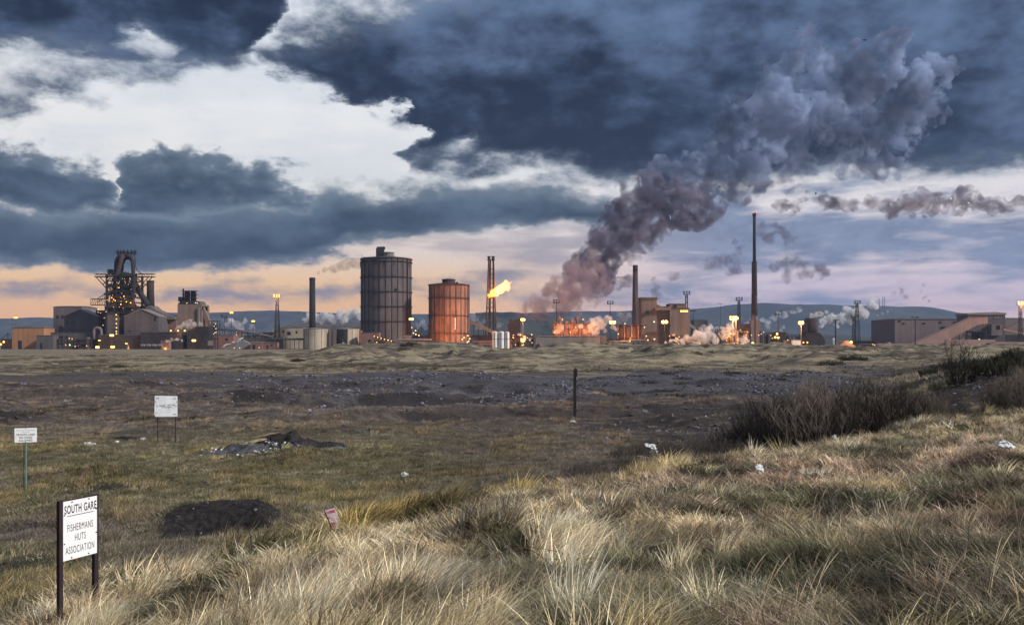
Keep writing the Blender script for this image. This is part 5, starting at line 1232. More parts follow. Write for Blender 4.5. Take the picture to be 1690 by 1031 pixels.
# ------------------------------------------------------------------ bushes (each one a thing)
surf('twig_bark', (.11, .088, .078), (.20, .165, .135), scale=3.0, bstr=0, rnd=.6)
surf('twig_dark', (.032, .028, .028), (.06, .05, .045), scale=3.0, bstr=0)
surf('gorse_green', (.030, .034, .020), (.060, .055, .032), scale=1.0, bstr=0)
surf('bramble_stem', (.10, .055, .045), (.16, .10, .08), scale=3.0, bstr=0)
def bush_mesh(name, seed, stems, h, spread, mat, r0=.011, kids=7, out=.5, fine=2):
    r = np.random.default_rng(seed); V = []; Fc = []
    def limb(p, d, L, r0, segs):
        pts = [p]; q = np.array(p, float); dd = np.array(d, float)
        for s in range(segs):
            dd = dd+r.normal(0, .13, 3)+np.array([.02, 0, .05]); dd /= np.linalg.norm(dd); q = q+dd*L/segs; pts.append(q.copy())
        k = len(V)
        for i, q in enumerate(pts):
            rr = r0*(1-i/len(pts)*.8)
            for j in range(3):
                a = 2.09*j; V.append((q[0]+rr*math.cos(a), q[1]+rr*math.sin(a), q[2]))
        for i in range(len(pts)-1):
            for j in range(3): Fc.append((k+3*i+j, k+3*i+(j+1) % 3, k+3*i+3+(j+1) % 3, k+3*i+3+j))
        return pts, dd
    for i in range(stems):
        a = r.uniform(0, 6.28); rr = spread*math.sqrt(r.uniform())
        b = (rr*math.cos(a), rr*math.sin(a), -.1); o_ = out*rr/spread
        L = h*r.uniform(.55, 1)*(1-.35*(rr/spread)**2)
        pts, dd = limb(b, (math.cos(a)*o_+r.normal(0, .12), math.sin(a)*o_+r.normal(0, .12), 1), L, r0, 4)
        for k in range(kids):
            t = r.uniform(.2, .97); q = pts[min(int(t*4)+0, 3)]; q2 = pts[min(int(t*4)+1, 4)]; u = t*4-int(t*4)
            p = np.array(q)*(1-u)+np.array(q2)*u; al = r.uniform(0, 6.28)
            e, de = limb(p, (math.cos(al)*.7, math.sin(al)*.7, 1), L*r.uniform(.18, .4), r0*.55, fine)
            if fine > 1 and r.uniform() < .7: limb(e[1], (math.cos(al+1)*.8, math.sin(al+1)*.8, .8), L*.16, r0*.4, 1)
    return meshobj(name, V, Fc, mat, link=False)
def place(src, x, y, s, yaw, label, cat, group=None, sz=None, dz=0.0):
    o = src.copy(); COL.objects.link(o); o.location = (x, y, gz(x, y)+dz); o.scale = (s, s, s if sz is None else sz); o.rotation_euler = (0, 0, yaw)
    return tagp(o, label, cat, group)
thick = [bush_mesh('bare_bush', 300+i, 120, 2.3, 1.35, 'twig_bark', r0=.016, kids=10, out=.42) for i in range(3)]
dark_b = [bush_mesh('dark_bush', 310+i, 130, .9, 1.0, 'twig_dark', r0=.012, kids=8, out=.7) for i in range(2)]
tk = [(1175, 42.5, .5), (1205, 40.5, .68), (1243, 42, .95), (1280, 39.5, 1.18), (1312, 41, 1.42), (1345, 39, 1.38), (1380, 40.5, 1.5), (1412, 38.5, 1.36), (1446, 40, 1.3), (1478, 38.8, 1.1), (1508, 40, 1.08), (1535, 38.6, .9), (1362, 43.5, 1.3), (1428, 43.5, 1.2), (1298, 44, 1.2), (1560, 40, .75)]
for i, (p_, d_, s_) in enumerate(tk):
    place(thick[i % 3], (p_-CX)/F*d_, d_, s_*.92, i*1.7, 'bare brown bush in the dense thicket behind the dune crest, right of the dark post', 'bush', 'bare bushes of the thicket')
for i, (p_, d_, s_) in enumerate([(1090, 38, 1.0), (1060, 34, .9), (1020, 31, .85), (985, 30, .75), (940, 28.5, .7), (1115, 36, 1.1), (890, 27, .6), (1150, 37, 1.1), (1075, 46, .8), (1040, 40, .9), (845, 25.5, .45), (965, 34, .8), (1190, 36.5, 1.0)]):
    place(dark_b[i % 2], (p_-CX)/F*d_, d_, s_, i*2.1, 'low dark leafless shrub in the hollow behind the golden grass of the dune crest', 'shrub', 'low dark shrubs of the hollow')
clump = [bush_mesh('gorse_bush', 320+i, 220, 1.6, 1.9, 'gorse_green', r0=.03, kids=8, out=.8, fine=1) for i in range(2)]
# scattered low scrub over the flat beyond the slag: too many and too small to count
sc_ = [bush_mesh('scrub_clump', 325+i, 60, .8, 1.0, 'gorse_green', r0=.03, kids=5, out=.9, fine=1) for i in range(2)]
x, y, px = seedpts(900, -100, 1800, 60, 420, lambda px, d: sst(.46, .62, fbm((px-CX)/F*d*.03, d*.03, 3, 120))*.55+.05)
n_ = len(x); s = rng.uniform(.3, 1.3, n_)*(.45+y/330)
scatter('low_scrub', sc_, x, y, ground(x, y), np.stack([x*0, x*0, rng.uniform(0, 6.28, n_)], 1), np.stack([s*1.3, s*1.3, s*.75], 1), rng.integers(0, 2, n_), pal([(.1, .1, .1)], [1], n_))
FARB = [(1056, 300, 1.4, 'small round dark bush on the berm below the chimney'), (1170, 262, 1.8, 'dark hollow bush on the berm left of the tall stack'), (1405, 225, 2.0, 'round dark gorse bush in front of the pale berm below the cooling tower'),
        (1372, 205, 1.5, 'low spreading gorse beside the round dark gorse on the berm'), (1350, 330, 1.4, 'dark gorse on the berm top at the foot of the cooling tower'), (1556, 150, 1.1, 'dark gorse on the ridge below the conveyor gallery'),
        (1500, 130, 1.1, 'wide dark gorse on the slope under the large pale shed'), (678, 290, 1.7, 'dark bush on the berm below the orange street lamp'), (195, 215, 1.0, 'lone round bush on the pale flat below the blast furnace'),
        (492, 240, .9, 'small dark bush left of the berm foot'), (1102, 100, .9, 'flat dark shrub out on the slag, right of the post'), (822, 118, .55, 'small dark shrub out on the slag, left of the post'), (640, 250, 1.2, 'low dark bush at the foot of the large gasholder berm')]
for i, (p_, d_, s_, lb) in enumerate(FARB):
    place(clump[i % 2], (p_-CX)/F*d_, d_, s_, i*1.3, lb, 'bush', sz=s_*.62)
RB = [(1600, 66, 1.0), (1655, 60, 1.15), (1690, 68, 1.4), (1560, 74, .9), (1630, 80, 1.2), (1720, 62, 1.3), (1585, 92, 1.1), (1680, 84, 1.3), (1510, 84, .8), (1540, 100, 1.0)]
for i, (p_, d_, s_) in enumerate(RB):
    place(clump[i % 2], (p_-CX)/F*d_, d_, s_*.72, i*1.3, 'dark gorse clump on the ridge at the right end of the slag', 'bush', 'gorse clumps on the ridge')
for i, (p_, d_, s_) in enumerate([(1655, 37, .55), (1690, 36, .75), (1675, 40, .7), (1712, 37, .8)]):
    place(thick[i % 3], (p_-CX)/F*d_, d_, s_, i*1.3, 'upright dark twiggy bush at the end of the pale grass bank, right of the thicket', 'bush', 'twiggy bushes by the grass bank')
bt = bush_mesh('bare_tree', 331, 34, 3.4, .5, 'twig_dark', r0=.03, kids=16, out=1.1)
place(bt, (1585-CX)/F*62, 62, 1.0, .4, 'spreading bare tree above the pale grass bank on the ridge', 'tree')
# dry stalks standing by the pit and by the large sign
st_m = bush_mesh('dry_stalks', 340, 26, 1.3, .5, 'twig_bark', r0=.006, kids=4, out=.25)
for p_, d_, s_, lb in [(470, 21.5, 1.05, 'cluster of tall dry stalks right of the dark pit'), (488, 23, .95, 'thin dry stalks behind those by the dark pit'), (240, 21.5, .62, 'dry stalks left of the dark pit'), (190, 19.5, .5, 'low dry stalks just behind the large sign'), (690, 22.5, .6, 'dark stalks left of the golden grass clump')]:
    place(st_m, (p_-CX)/F*d_, d_, s_, p_*.1, lb, 'weed')
# brambles arching out of the near grass
def bramble(px, d, pts, label, r=.006):
    x0 = (px-CX)/F*d; g = gz(x0, d); b = MB(); P0 = []
    for i in range(len(pts)-1):
        for k in range(4):
            t = k/4; P0.append(tuple(pts[i][j]*(1-t)+pts[i+1][j]*t for j in range(3)))
    P0.append(pts[-1])
    for _ in range(2): P0 = [P0[0]]+[tuple((P0[i-1][j]+2*P0[i][j]+P0[i+1][j])/4 for j in range(3)) for i in range(1, len(P0)-1)]+[P0[-1]]
    b.tube(P0, [r*(1-.6*i/len(P0)) for i in range(len(P0))], 5)
    for i in range(3, len(P0)-1, 2):
        p = Vector(P0[i]); b.bar(p, p+Vector((random.uniform(-.1, .1), random.uniform(-.1, .1), random.uniform(-.03, .12))), r*.4, 3)
    o = b.build('bramble', 'bramble_stem', loc=(x0, d, g)); return tagp(o, label, 'bramble', None)
bramble(800, 10.5, [(0, 0, 0), (.12, .1, .45), (.5, .1, .62), (.85, 0, .35), (1.0, 0, .1)], 'arched bramble stem in the near grass below the dark post')
bramble(760, 10.2, [(0, 0, 0), (.3, .1, .5), (.7, .2, .66), (1.15, .1, .60)], 'longest bramble stem leaning right out of the near grass')
bramble(850, 10.8, [(0, 0, 0), (-.2, .1, .4), (-.6, .1, .52), (-.9, 0, .3)], 'bramble stem arching left in the near grass')
bramble(1580, 18.5, [(0, 0, 0), (.2, 0, .5), (.8, 0, .78), (1.4, 0, .62), (1.75, 0, .1), (1.8, 0, -.2)], 'tall bramble hoop beside the white rubbish at the right edge', r=.008)
bramble(1400, 13, [(0, 0, .1), (.5, 0, .35), (1.1, 0, .30), (1.6, 0, .1)], 'low bramble in the brown grass of the right-hand slope')
bramble(1240, 12, [(0, 0, .05), (-.4, 0, .28), (-.9, 0, .22), (-1.2, 0, .05)], 'low bramble in the grass under the white scrap')
bramble(1470, 15, [(0, 0, .05), (.4, 0, .42), (.9, 0, .40), (1.3, 0, .1)], 'thin dark bramble across the brown grass below the thicket')
# ------------------------------------------------------------------ signs, posts, rubbish
surf('post_iron', (.020, .013, .018), (.035, .022, .026), 3.0, bstr=.2)
surf('sign_white', (.80, .81, .84), (.76, .77, .80), 2.0, rough=.45, rust=(.45, .36, .30), rustamt=.04, bstr=.02)
surf('sign_faded', (.72, .76, .80), (.60, .63, .66), 2.0, rough=.6, rust=(.42, .40, .38), rustamt=.25, bstr=.02)
surf('ink', (.012, .012, .014), None, 3.0, rough=.6, bstr=0)
surf('ink_blue', (.05, .07, .16), None, 3.0, rough=.6, bstr=0)
surf('post_green', (.13, .26, .23), (.09, .18, .16), 3.0, rough=.5, bstr=.1)
surf('sign_pink', (.72, .60, .64), (.62, .50, .55), 6.0, bstr=.05); surf('ink_red', (.50, .08, .14), (.58, .25, .32), 9.0, bstr=0)
surf('old_wood', (.014, .011, .011), (.028, .022, .021), 2.0, streak=.5, bstr=.5)
surf('scrap_white', (.72, .72, .74), (.5, .5, .52), 4.0, bstr=.1); surf('scrap_blue', (.10, .30, .42), (.07, .2, .3), 3.0, bstr=.1)
surf('scrap_purple', (.06, .04, .12), (.04, .03, .07), 3.0); surf('scrap_lilac', (.50, .42, .55), (.38, .32, .42), 3.0); surf('scrap_black', (.012, .010, .012), (.035, .03, .03), 3.0, bstr=.6)
surf('scrap_ash', (.12, .12, .135), (.03, .028, .032), 3.5, bstr=.6); surf('scrap_wood', (.35, .28, .16), (.22, .17, .10), 3.0); surf('scrap_orange', (.42, .16, .07), (.3, .1, .05), 3.0); surf('scrap_khaki', (.26, .26, .14), (.18, .18, .10), 3.0)
def text(body, size, x, z, parent, mat='ink', y=-.012, sx=1.0, bold=0.0, name='lettering'):
    c = bpy.data.curves.new(name, 'FONT'); c.body = body; c.size = size; c.align_x = 'CENTER'; c.align_y = 'CENTER'; c.extrude = .001; c.offset = bold*.5 if bold > .003 else 0.0; c.space_character = 1.14
    t = bpy.data.objects.new(name, c); COL.objects.link(t); bpy.context.view_layer.update()
    me = bpy.data.meshes.new_from_object(t.evaluated_get(bpy.context.evaluated_depsgraph_get())); bpy.data.objects.remove(t)
    me.materials.clear(); me.materials.append(MATS[mat]); o = bpy.data.objects.new(name, me); COL.objects.link(o); o.parent = parent
    o.location = (x, y, z); o.rotation_euler = (R(90), 0, 0); o.scale = (sx, 1, 1); return o
def bolts(s, pts, y=-.02, r=.009, name='bolt', mat='ink'):
    b0 = None
    for x, z in pts:
        if b0 is None: b0 = MB().bar((0, 0, 0), (0, -.014, 0), r, 6).build(name, mat, s, (x, y, z))
        else: c = b0.copy(); COL.objects.link(c); c.location = (x, y, z)
# big white sign in the near grass
dl, dr = 13.0, 13.55
pl = W3(103.0, 877, dl); pr = W3(159.0, 865, dr); v = pr-pl; wid = math.hypot(v.x, v.y); ang = math.atan2(v.y, v.x)
g = min(gz(pl.x, pl.y), gz(pr.x, pr.y))
sg_ = empty('notice_board', (pl.x, pl.y, g), 'large white sign with black lettering between two dark iron posts in the near grass', 'sign', rz=ang)
zt = W3(103, 828, dl).z-g; zb = W3(103, 926, dl).z-g; slope = 0.0
b = MB(); b.box(0, wid, -.012, 0, zb, zt); pn_ = b.build('sign_panel', 'sign_white', sg_)
MB().box(-.075, -.012, -.03, .03, -.35, zt+.02).build('post', 'post_iron', sg_); MB().box(-.012, .002, -.002, .03, -.35, zt+.02).build('flange', 'post_iron', sg_)
MB().box(wid-.03, wid+.045, .002, .06, -.35, zt+.015).build('post', 'post_iron', sg_)
MB().box(-.01, wid+.04, .003, .02, zt-.03, zt+.015).build('rail', 'post_iron', sg_)
hh = zt-zb
text('SOUTH GARE', .168, wid*.51, zt-hh*.155, sg_, sx=.50, bold=.007)
MB().box(wid*.12, wid*.90, -.0145, -.0125, zt-hh*.262, zt-hh*.252).build('underline', 'ink', sg_)
text('FISHERMANS', .150, wid*.50, zt-hh*.47, sg_, sx=.485, bold=.001); text('HUTS', .150, wid*.50, zt-hh*.645, sg_, sx=.485, bold=.001); text('ASSOCIATION', .150, wid*.50, zt-hh*.845, sg_, sx=.475, bold=.001)
bolts(sg_, [(wid*.25, zt-.02), (wid*.75, zt-.02), (wid*.97, zt-.19), (wid*.97, zt-.55), (wid*.03, zt-.2), (wid*.03, zt-.62), (wid*.24, zb+.03), (wid*.74, zb+.03)], y=-.013)
# small private land sign
d = 34.0; p0 = W3(42.5, 717.5, d); g = gz(p0.x, p0.y); k = d/F
sg2 = empty('warning_sign', (p0.x, p0.y, g), 'small white private land sign on a single pale green pole at the left edge', 'sign', rz=R(20))
zt = W3(0, 706, d).z-g; zb = W3(0, 729.5, d).z-g; hw = 16.4*k
MB().box(-hw, hw, -.01, 0, zb, zt).build('sign_panel', 'sign_white', sg2); MB().bar((0, .035, -.3), (0, .035, zt-.1), .032, 8).build('pole', 'post_green', sg2); MB().bar((-.09, .04, -.3), (-.07, .05, zb), .012, 5).build('stay', 'post_iron', sg2)
H2 = zt-zb
text('South Gare Fishermans', .062, 0, zt-H2*.16, sg2, 'ink_blue', sx=.95); text('Association', .052, 0, zt-H2*.29, sg2, 'ink_blue', sx=.95)
text('PRIVATE LAND', .105, 0, zt-H2*.47, sg2, sx=.80, bold=.004); text('NO DOGS', .105, 0, zt-H2*.67, sg2, sx=.85, bold=.004); text('ALLOWED', .105, 0, zt-H2*.87, sg2, sx=.85, bold=.004)
bolts(sg2, [(0, zt-.02), (0, zb+.02)], y=-.012, r=.014)
# faded blank sign on two thin posts
d = 50.0; p0 = W3(274, 670, d); g = gz(p0.x, p0.y); k = d/F
sg3 = empty('faded_sign', (p0.x, p0.y, g), 'square faded white sign with worn-off print on two thin dark legs', 'sign', rz=R(18))
zt = W3(0, 653, d).z-g; zb = W3(0, 687, d).z-g; hw = 17.8*k
MB().prism([(-hw, zb+.12), (-hw+.07, zb), (hw, zb-.01), (hw, zt-.02), (-hw+.02, zt+.02)], -.012, 0).build('sign_panel', 'sign_faded', sg3)
MB().bar((-hw*.72, .03, -.5), (-hw*.72, .03, zt-.05), .028, 5).build('post', 'post_iron', sg3); MB().bar((hw*.80, .03, -.5), (hw*.82, .03, zt-.05), .028, 5).build('post', 'post_iron', sg3)
q = random.Random(3)
b = MB()
for i in range(60):
    x = q.uniform(-.9, .9)*hw; z = (zt+zb)/2+q.gauss(.02, .035); w = q.uniform(.01, .04); b.box(x, x+w, -.0145, -.0125, z, z+.015+.02*q.random())
for i in range(26):
    x = q.gauss(.1, .22)*hw*1.3; z = (zt+zb)/2-.08+q.gauss(0, .05); b.box(x, x+.03, -.0145, -.0125, z, z+.03)
b.build('worn_print', 'ink', sg3)
bolts(sg3, [(-hw+.12, zt-.13), (-hw+.2, zt-.13), (hw-.12, zt-.16), (hw-.2, zt-.16), (hw-.12, zb+.12), (hw-.2, zb+.12), (-hw+.08, zb+.22), (-hw+.05, zt-.32), (hw-.03, zt-.35)], y=-.012, r=.03)
# tilted red and white sign in the grass at the crest
d = 18.6; p0 = W3(548, 857, d); g = gz(p0.x, p0.y); k = d/F
sg4 = empty('red_sign', (p0.x, p0.y, g), 'small tilted pink and red faded sign poking out of the crest grass', 'sign')
zc = p0.z-g; out = [(-12, 15.5), (4, 19.5), (11.5, 3), (10, -13), (1.5, -15)]
MB().prism([(x*k, zc+z*k) for x, z in out], -.008, 0).build('sign_panel', 'sign_pink', sg4)
MB().prism([((x-1.8)*k, zc+(z-1.0)*k) for x, z in out[:2]+[(8, 2), (-.3, -14), (-6, 2)]], .004, .03).build('backing_board', 'post_iron', sg4)
def strip(pts): MB().prism([(x*k, zc+z*k) for x, z in pts], -.0105, -.0085).build('red_band', 'ink_red', sg4)
strip([(-10, 13.2), (4.2, 16.8), (6, 12.5), (-8, 9)]); strip([(-2, -6), (4.5, -4.2), (5, -11.5), (2, -12.5)])
q = random.Random(8)
for i in range(13):
    x = -6+q.uniform(0, 9); z = -1+q.uniform(-4, 8); a = [(x, z), (x+q.uniform(.8, 2), z+.5), (x+q.uniform(.6, 1.8), z-1.6), (x-.2, z-1.4)]; strip([(x_+z_*-.25, z_) for x_, z_ in a])
MB().bar((3*k, .02, zc-15*k), (.2*k, .04, -.3), .016, 6).build('post', 'post_iron', sg4)
# dark square post out on the waste
d = 62.0; p0 = W3(948.5, 697, d); g = gz(p0.x, p0.y)
ps = empty('timber_post', (p0.x, p0.y, g), 'tall dark weathered timber post standing alone on the waste ground', 'post')
zt = W3(0, 607, d).z-g; b = MB(); w = .095; Z = [-.4, zt*.25, zt*.5, zt*.75, zt-.12, zt]; off = [(0, 0), (.012, 0), (-.008, 0), (.01, 0), (.02, 0), (.05, 0)]
for i, z in enumerate(Z):
    ww = w if i < 5 else w*.35; ox = off[i][0]; b.v += [(ox-ww, -ww, z), (ox+ww, -ww, z+(.0 if i != 4 else -.1)), (ox+ww, ww, z), (ox-ww, ww, z)]
for i in range(5):
    for j in range(4): b.f.append((4*i+j, 4*i+(j+1) % 4, 4*i+4+(j+1) % 4, 4*i+4+j))
b.f.append((20, 21, 22, 23)); b.build('shaft', 'old_wood', ps)
MB().box(w, w+.09, -.05, .05, zt-.62, zt-.05).build('iron_strap', 'post_iron', ps)
# ---- burnt rubbish heap
hx, hd = (455-CX)/F*45.5, 45.5
rub = np.random.default_rng(5)
def heapmesh(name, cx, cy_, rx, ry, h, mat, label, cat, seed, n=30, m_=9, px_=.35):
    r = np.random.default_rng(seed); V = []; g = gz(cx, cy_)
    for q_ in range(m_):
        for j in range(n):
            t = 2*math.pi*j/n; rr = 1-q_/m_; x, y = rx*rr*math.cos(t), ry*rr*math.sin(t)
            zz = h*(1-rr**1.6)+(float(fbm(np.array([x*2.1+seed]), np.array([y*2.1]), 3, seed)[0])-.5)*h*.9*(1-rr**3)
            V.append((x, y, gz(cx+x, cy_+y)-g+max(zz, -.02) if q_ else gz(cx+x, cy_+y)-g-.08))
    V.append((0, 0, h)); fs = [(q_*n+j, q_*n+(j+1) % n, (q_+1)*n+(j+1) % n, (q_+1)*n+j) for q_ in range(m_-1) for j in range(n)]+[((m_-1)*n+j, (m_-1)*n+(j+1) % n, m_*n) for j in range(n)]
    return tagp(meshobj(name, V, fs, mat, loc=(cx, cy_, g)), label, cat)
heapmesh('ash_heap', (470-CX)/F*45.5, 45.6, 2.8, 1.2, .95, 'scrap_black', 'black burnt core of the rubbish heap on the green ground', 'heap', 21)
heapmesh('ash_heap', (425-CX)/F*45.2, 45.0, 2.1, 1.0, .62, 'scrap_ash', 'pale ashy left shoulder of the burnt rubbish heap', 'heap', 22)
heapmesh('ash_heap', (365-CX)/F*44.2, 44.2, 2.0, .8, .26, 'scrap_ash', 'thin spread of dark ash trailing left from the rubbish heap', 'heap', 23)
heapmesh('ash_heap', (530-CX)/F*45.2, 45.4, 2.2, .9, .50, 'scrap_black', 'low black right shoulder of the burnt rubbish heap', 'heap', 24)
def junk(px, d, z, size, mat, name, label, cat, seed, rot=(0, 0, 0), shp=None):
    r = np.random.default_rng(seed); x = (px-CX)/F*d; n1, n2 = 7, 6; V = []
    for i in range(n1):
        for j in range(n2):
            V.append(((i/(n1-1)-.5), (j/(n2-1)-.5), 0))
    V = np.array(V)*np.array([size[0], size[1], 1])+r.normal(0, .09, (n1*n2, 3))*np.array([size[0], size[1], size[2]*4.5])
    V[:, 2] += size[2]*np.cos(V[:, 0]/size[0]*2.6)*.6
    top = V.copy(); bot = V-np.array([0, 0, .02]); A = np.vstack([top, bot]); N_ = n1*n2
    fs = []
    for i in range(n1-1):
        for j in range(n2-1):
            a = i*n2+j; fs += [(a, a+n2, a+n2+1, a+1), (N_+a, N_+a+1, N_+a+n2+1, N_+a+n2)]
    for i in range(n1-1): a = i*n2; fs += [(a, N_+a, N_+a+n2, a+n2), (a+n2-1, a+2*n2-1, N_+a+2*n2-1, N_+a+n2-1)]
    for j in range(n2-1): fs += [(j, j+1, N_+j+1, N_+j), ((n1-1)*n2+j, N_+(n1-1)*n2+j, N_+(n1-1)*n2+j+1, (n1-1)*n2+j+1)]
    o = meshobj(name, A, fs, mat, loc=(x, d, gz(x, d)+z)); o.rotation_euler = rot
    return tagp(o, label, cat) if label else o
# bits of the heap, loose stuff that nobody could count
b = MB(); bw_ = MB(); bk_ = MB(); q = random.Random(44)
for i in range(1500):
    px = q.triangular(325, 592, 440); d = q.gauss(44.6, .65); x = (px-CX)/F*d
    zt_ = gz(x, d)+.04+.72*math.exp(-((px-455)/75)**2)*q.random()*max(0, 1-abs(d-45.2)/1.1)
    s_ = q.uniform(.03, .11)*(1.3 if q.random() < .15 else 1); a = q.uniform(0, 3.1); tl = q.uniform(-.6, .6)
    c_, n_ = math.cos(a)*s_, math.sin(a)*s_; hh_ = s_*q.uniform(.25, .9)
    u_ = q.random(); tgt = b if u_ < (.36 if px < 450 else .22) else bw_ if u_ < .60 else bk_
    tgt.add([(x-c_, d-n_, zt_-.03), (x+n_, d-c_, zt_-.03+tl*s_*.5), (x+c_, d+n_, zt_-.02), (x-n_, d+c_, zt_-.04), (x-c_*.7, d-n_*.7, zt_+hh_), (x+n_*.8, d-c_*.8, zt_+hh_*.8), (x+c_*.6, d+n_*.6, zt_+hh_*1.1), (x-n_*.8, d+c_, zt_+hh_*.5)],
            [(0, 3, 2, 1), (4, 5, 6, 7), (0, 1, 5, 4), (1, 2, 6, 5), (2, 3, 7, 6), (3, 0, 4, 7)])
o = b.build('rubbish_scraps', 'scrap_white'); o['kind'] = 'stuff'
o = bw_.build('rubble', 'scrap_ash'); o['kind'] = 'stuff'
o = bk_.build('charred_debris', 'scrap_black'); o['kind'] = 'stuff'
s = empty('burnt_drum', ((458-CX)/F*45.2, 45.2, gz((458-CX)/F*45.2, 45.2)+.3), 'charred black square bin standing up in the rubbish heap', 'bin', rz=.3)
MB().box(-.30, .30, -.25, -.22, 0, .52).box(-.30, .30, .22, .25, 0, .58).box(-.33, -.30, -.25, .25, 0, .55).box(.30, .33, -.25, .25, 0, .48).build('side', 'scrap_black', s); MB().box(-.34, .34, -.27, -.255, .42, .47).build('rim', 'steel_rust', s)
JK = [(474, 44.5, .24, (.5, .6, .10), 'scrap_khaki', 'tarpaulin', 'khaki tarpaulin propped upright against the charred bin', 'tarpaulin', 31, (1.15, 0, .1)),
 (492, 44.7, .30, (.9, .6, .12), 'scrap_purple', 'plastic_sheet', 'dark purple plastic sheet right of the khaki tarpaulin', 'sheet', 32, (.8, .3, 0)),
 (420, 44.9, .55, (1.1, .3, .05), 'scrap_wood', 'plank', 'pale board lying up the left shoulder of the rubbish heap', 'board', 33, (.3, -.25, .3)),
 (436, 45.3, .80, (1.3, .2, .04), 'scrap_wood', 'plank', 'thin pale lath on top of the rubbish heap', 'board', 34, (.1, -.2, .1)),
 (521, 44.8, .26, (.5, .4, .1), 'scrap_ash', 'plastic_sheet', 'small blue grey scrap on the right shoulder of the heap', 'scrap', 35, (.6, .1, .2)),
 (555, 44.2, .13, (.80, .5, .14), 'scrap_blue', 'bin_bag', 'blue plastic bag at the right end of the rubbish', 'bag', 36, (.7, 0, 0)),
 (570, 44.1, .12, (.22, .2, .10), 'scrap_white', 'bin_bag', 'small white bag touching the blue bag', 'bag', 37, (.7, 0, 0)),
 (584, 44.2, .10, (.36, .3, .14), 'scrap_lilac', 'bin_bag', 'lilac bag farthest right in the rubbish', 'bag', 38, (.7, 0, 0)),
 (594, 44.4, .12, (.30, .25, .08), 'scrap_orange', 'cloth', 'orange brown rag beyond the lilac bag', 'rag', 39, (.6, 0, 0)),
 (144, 48.5, .05, (.42, .3, .07), 'scrap_white', 'paper', 'white paper on the green ground, left one of a pair', 'litter', 40, (.6, 0, 0)),
 (154, 48.4, .05, (.25, .2, .07), 'scrap_white', 'paper', 'white paper on the green ground, right one of a pair', 'litter', 41, (.6, 0, 0)),
 (193, 49.5, .05, (.18, .15, .05), 'scrap_white', 'paper', 'tiny white scrap between the paper pair and the faded sign', 'litter', 42, (.6, 0, 0)),
 (236, 51, .05, (.26, .2, .05), 'scrap_white', 'paper', 'white scrap just below the left leg of the faded sign', 'litter', 43, (.6, .2, 0)),
 (668, 36.2, .10, (.26, .22, .08), 'scrap_white', 'carrier_bag', 'small crumpled white bag alone on the green ground in mid field', 'bag', 44, (.9, 0, 0)),
 (674, 23.6, .14, (.24, .22, .07), 'scrap_white', 'carrier_bag', 'tattered white bag snagged left of the golden crest grass', 'bag', 45, (1.0, .2, 0)),
 (1074, 37.4, .55, (.50, .25, .07), 'scrap_white', 'plastic_sheet', 'upper torn white sheet caught in the dark shrubs', 'sheet', 46, (.7, .25, 0)),
 (1079, 37.2, .32, (.32, .22, .07), 'scrap_white', 'plastic_sheet', 'middle torn white sheet caught in the dark shrubs', 'sheet', 47, (1.0, -.2, 0)),
 (1064, 36.2, .22, (.52, .14, .05), 'scrap_white', 'plastic_sheet', 'lowest torn white strip in the dark shrubs', 'sheet', 48, (.7, .2, 0)),
 (1254, 19.5, .34, (.18, .17, .03), 'scrap_white', 'card', 'square white card in the grass of the dune, nearest litter', 'litter', 49, (1.0, .2, .4)),
 (1659, 19.6, .30, (.34, .20, .06), 'scrap_white', 'polystyrene_block', 'white torn block under the bramble hoop at the right edge', 'litter', 50, (.6, .1, .2)),
 (945, 60.5, .08, (.34, .2, .05), 'scrap_white', 'paper', 'white scrap at the foot of the timber post', 'litter', 51, (.5, .1, 0)),
 (826, 112, .15, (.9, .5, .1), 'scrap_white', 'paper', 'white scrap out on the slag left of the post', 'litter', 52, (.5, .1, 0)),
 (1521, 66, .18, (.5, .3, .1), 'scrap_white', 'paper', 'white scrap at the near edge of the slag right of the thicket', 'litter', 53, (.5, .1, 0)),
 (1377, 29, .35, (.16, .14, .06), 'scrap_white', 'paper', 'white wisp of litter at the front edge of the thicket', 'litter', 54, (.9, .1, 0)),
 (247, 150, .1, (2.2, .6, .1), 'scrap_ash', 'slab', 'pale slab lying on the dark ground above the faded sign', 'slab', 55, (.2, .1, 0))]
for (px, d, z, sz, mt_, nm, lb, ct, sd_, ro) in JK: junk(px, d, z, sz, mt_, nm, lb, ct, sd_, ro)
